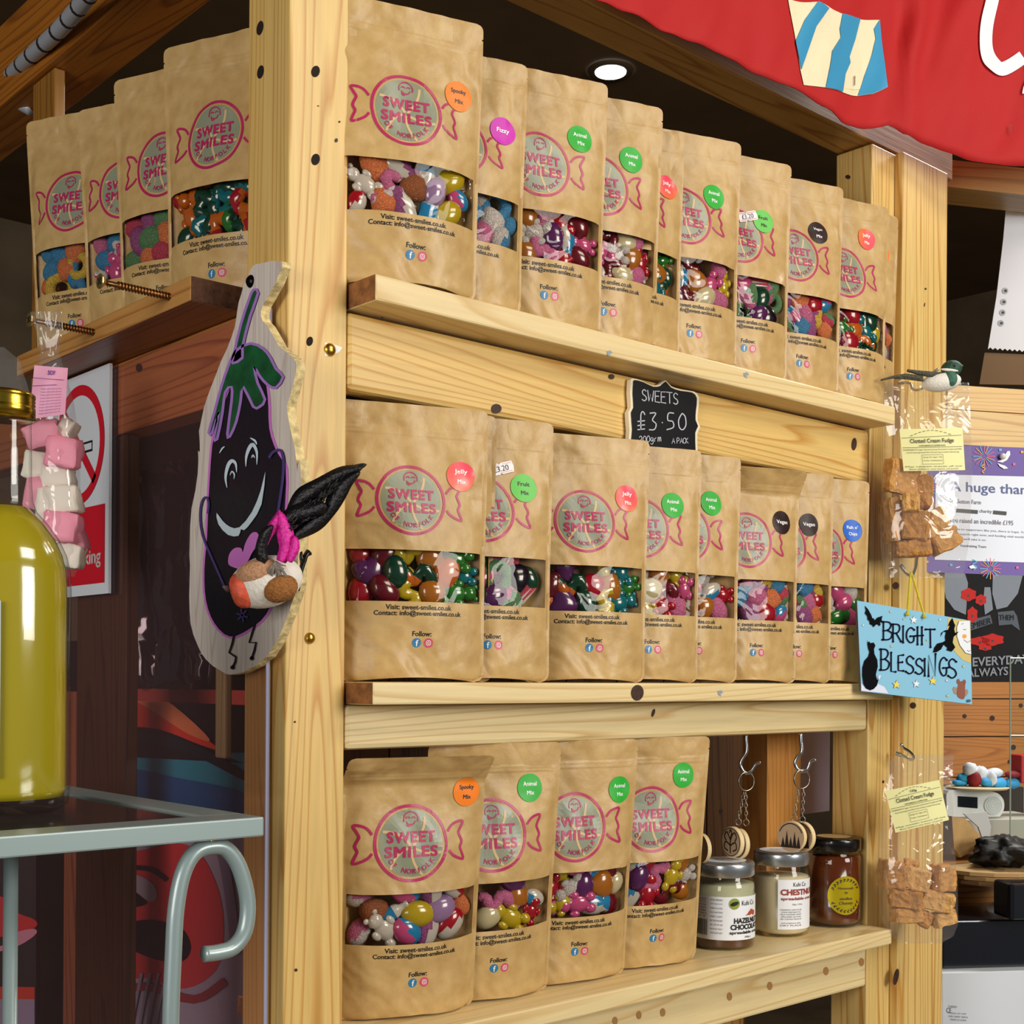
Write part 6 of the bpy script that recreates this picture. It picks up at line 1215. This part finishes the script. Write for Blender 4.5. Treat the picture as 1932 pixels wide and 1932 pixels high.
# radio
p = PT(1797, 1515, 2.12, 86); root = thing('radio', 'white rounded table radio with black display and round speaker', 'radio', p.hit(1845, 1546))
oc_ = smooth2([(1790, 1492), (1830, 1491), (1875, 1494), (1891, 1505), (1895, 1520), (1890, 1536), (1875, 1545), (1830, 1543), (1790, 1540), (1786, 1516)], 3, True)
mk('case', MB().prism([p.hit(*q) for q in oc_], -p.n*.06), [mat('radio_white', 'dfe2e0', .35, coat=.3)], root)
mk('display', MB().map2(poly2([(1807, 1502), (1844, 1504), (1844, 1525), (1807, 1522)]), p.px(.001)), [mat('display_black', '101418', .15)], root)
mb = MB().map2(disc2(1873, 1520, 17, 18, 28), p.px(.001), 0)
for k in range(4): mb.map2(stroke2([(1873+(4+4*k)*math.cos(a), 1520+(4+4*k)*math.sin(a)) for a in [2*math.pi*q/24 for q in range(24)]], .6, True), p.px(.0014), 1)
mk('speaker_grille', mb, [mat('grille', 'cfd2d2', .5), mat('grille_ring', 'b4b8ba', .5)], root)
kbox('dark_case', 1770, 1932, 1484, 1546, 2.24, .05, [mat('dark_case', '2a1e16', .6)], 'dark brown case behind the white radio', 'case', ang=86)
# toys bundle
TB = 2.15; TOY = [('toy_blue', '3aa0dc'), ('toy_white', 'dfe4ee'), ('toy_red', '8c1420'), ('toy_teal', '1c8ab0')]
tk = lambda x, y, d=0: pt(x, y, TB-d)
root = thing('toy_bundle', 'blue, white and dark red soft toys lying on top of the radio', 'soft toy', tk(1860, 1490))
for i, (x, y, rx, rz, k, d, nm) in enumerate([(1822, 1468, .020, .010, 3, 0, 'blue_cushion'), (1812, 1476, .018, .006, 0, .002, 'blue_foot'), (1830, 1452, .010, .012, 1, .01, 'white_head'), (1838, 1470, .011, .013, 2, .014, 'red_body'), (1850, 1460, .016, .013, 1, .008, 'white_arm'), (1865, 1475, .02, .009, 0, .012, 'blue_leg'), (1885, 1478, .022, .009, 0, .008, 'blue_leg'), (1908, 1478, .018, .009, 0, .002, 'blue_leg'), (1876, 1458, .02, .008, 1, 0, 'white_body'), (1912, 1461, .018, .006, 2, 0, 'red_scarf'), (1868, 1470, .006, .012, 1, .018, 'white_paw')]):
    mb = MB(); mb.ball(tk(x, y, d), (rx, .012, rz), 0, 16, fn=lambda p: p*(1+.18*noise.noise(p*160+Vector((i, 0, 0))))); mk(nm, mb, [mat(TOY[k][0], TOY[k][1], .7, bump=(120, .4))], root, smooth=True)
mb = MB().lathe([(.0, 0), (.045, 0), (.050, .003), (.0, .004)], pt(1845, 1488, 2.14), 24, cap=False); mk('paper_plate', mb, [mat('plate_cream', 'd8c8a0', .6)], label='cream round plate beneath the soft toys', cat='plate')
# boxes and papers
kbox('cardboard_box', 1795, 1990, 1547, 1612, 2.07, .12, [mat('box_grey', 'b8b6ac', .7)], 'open grey white carton in front of the white radio', 'box', ang=80)
def sheetpoly(name, P, t, th, m, label, cat, ang=88):
    p = PT(P[0][0], P[0][1], t, ang); return mk(name, MB().prism([p.hit(*q) for q in P], -p.n*th), m, label=label, cat=cat)
sheetpoly('carton_flap', [(1818, 1535), (1862, 1532), (1870, 1560), (1866, 1592), (1856, 1588), (1846, 1560)], 2.03, .003, [mat('flap_grey', 'c4c6c4', .7)], 'raised pale flap of the open carton', 'carton flap', 70)
kraft2 = mat('kraft_sheet', 'c09a62', .7, bump=(40, .4), var=.12)
sheetpoly('brown_paper_bag', [(1796, 1540), (1822, 1545), (1852, 1580), (1858, 1605), (1835, 1606), (1812, 1618), (1800, 1600)], 2.0, .006, [kraft2], 'crumpled brown paper bag beside the lower fudge bag', 'paper bag', 60)
for i, (z, y, lab) in enumerate(((0, 1640, 'bottom'), (.005, 1634, 'middle'), (.010, 1628, 'topmost'))):
    mb = MB(); c = pt(1880, y+6, 1.96); P = [c+RGT*(.055*math.cos(a)*(1.25+.1*i))+FWD*(.06*math.sin(a)+.004*i) for a in [2*math.pi*k/14+.2*i for k in range(14)]]
    for q in P: q.z = KZ+.0125+.0065*i
    mb.prism(P, (0, 0, -.0055)); mk('brown_card_sheet', mb, [mat('card_brown%d' % i, ('8a6a42', 'a07e50', 'b49260')[i], .8)], label=f'{lab} of the loose brown card sheets on the counter', cat='card', group='loose brown card sheets on the counter')
mb = MB(); mb.ball(pt(1896, 1605, 1.98), (.058, .04, .022), 0, 40, fn=lambda p: p*(1+.35*noise.noise(p*45)+.22*noise.noise(p*110))); mk('black_bag', mb, [mat('black_cloth', '0c0b0d', .5, bump=(60, .5))], smooth=True, label='crumpled black bag heaped on the brown card at right edge', cat='bag')
mb = MB(); mb.ball(pt(1890, 1722, 1.95), (.026, .02, .016), 0, 18, fn=lambda p: p*(1+.25*noise.noise(p*70))); mk('white_tissue', mb, [mat('tissue', 'e4e6ea', .8)], smooth=True, label='crumpled white tissue behind the black screen housing', cat='tissue')
kbox('red_box', 1927, 1990, 1425, 1478, 2.14, .04, [mat('red_card', 'd01c18', .5)], 'bright red card box cut off by the right edge', 'box')
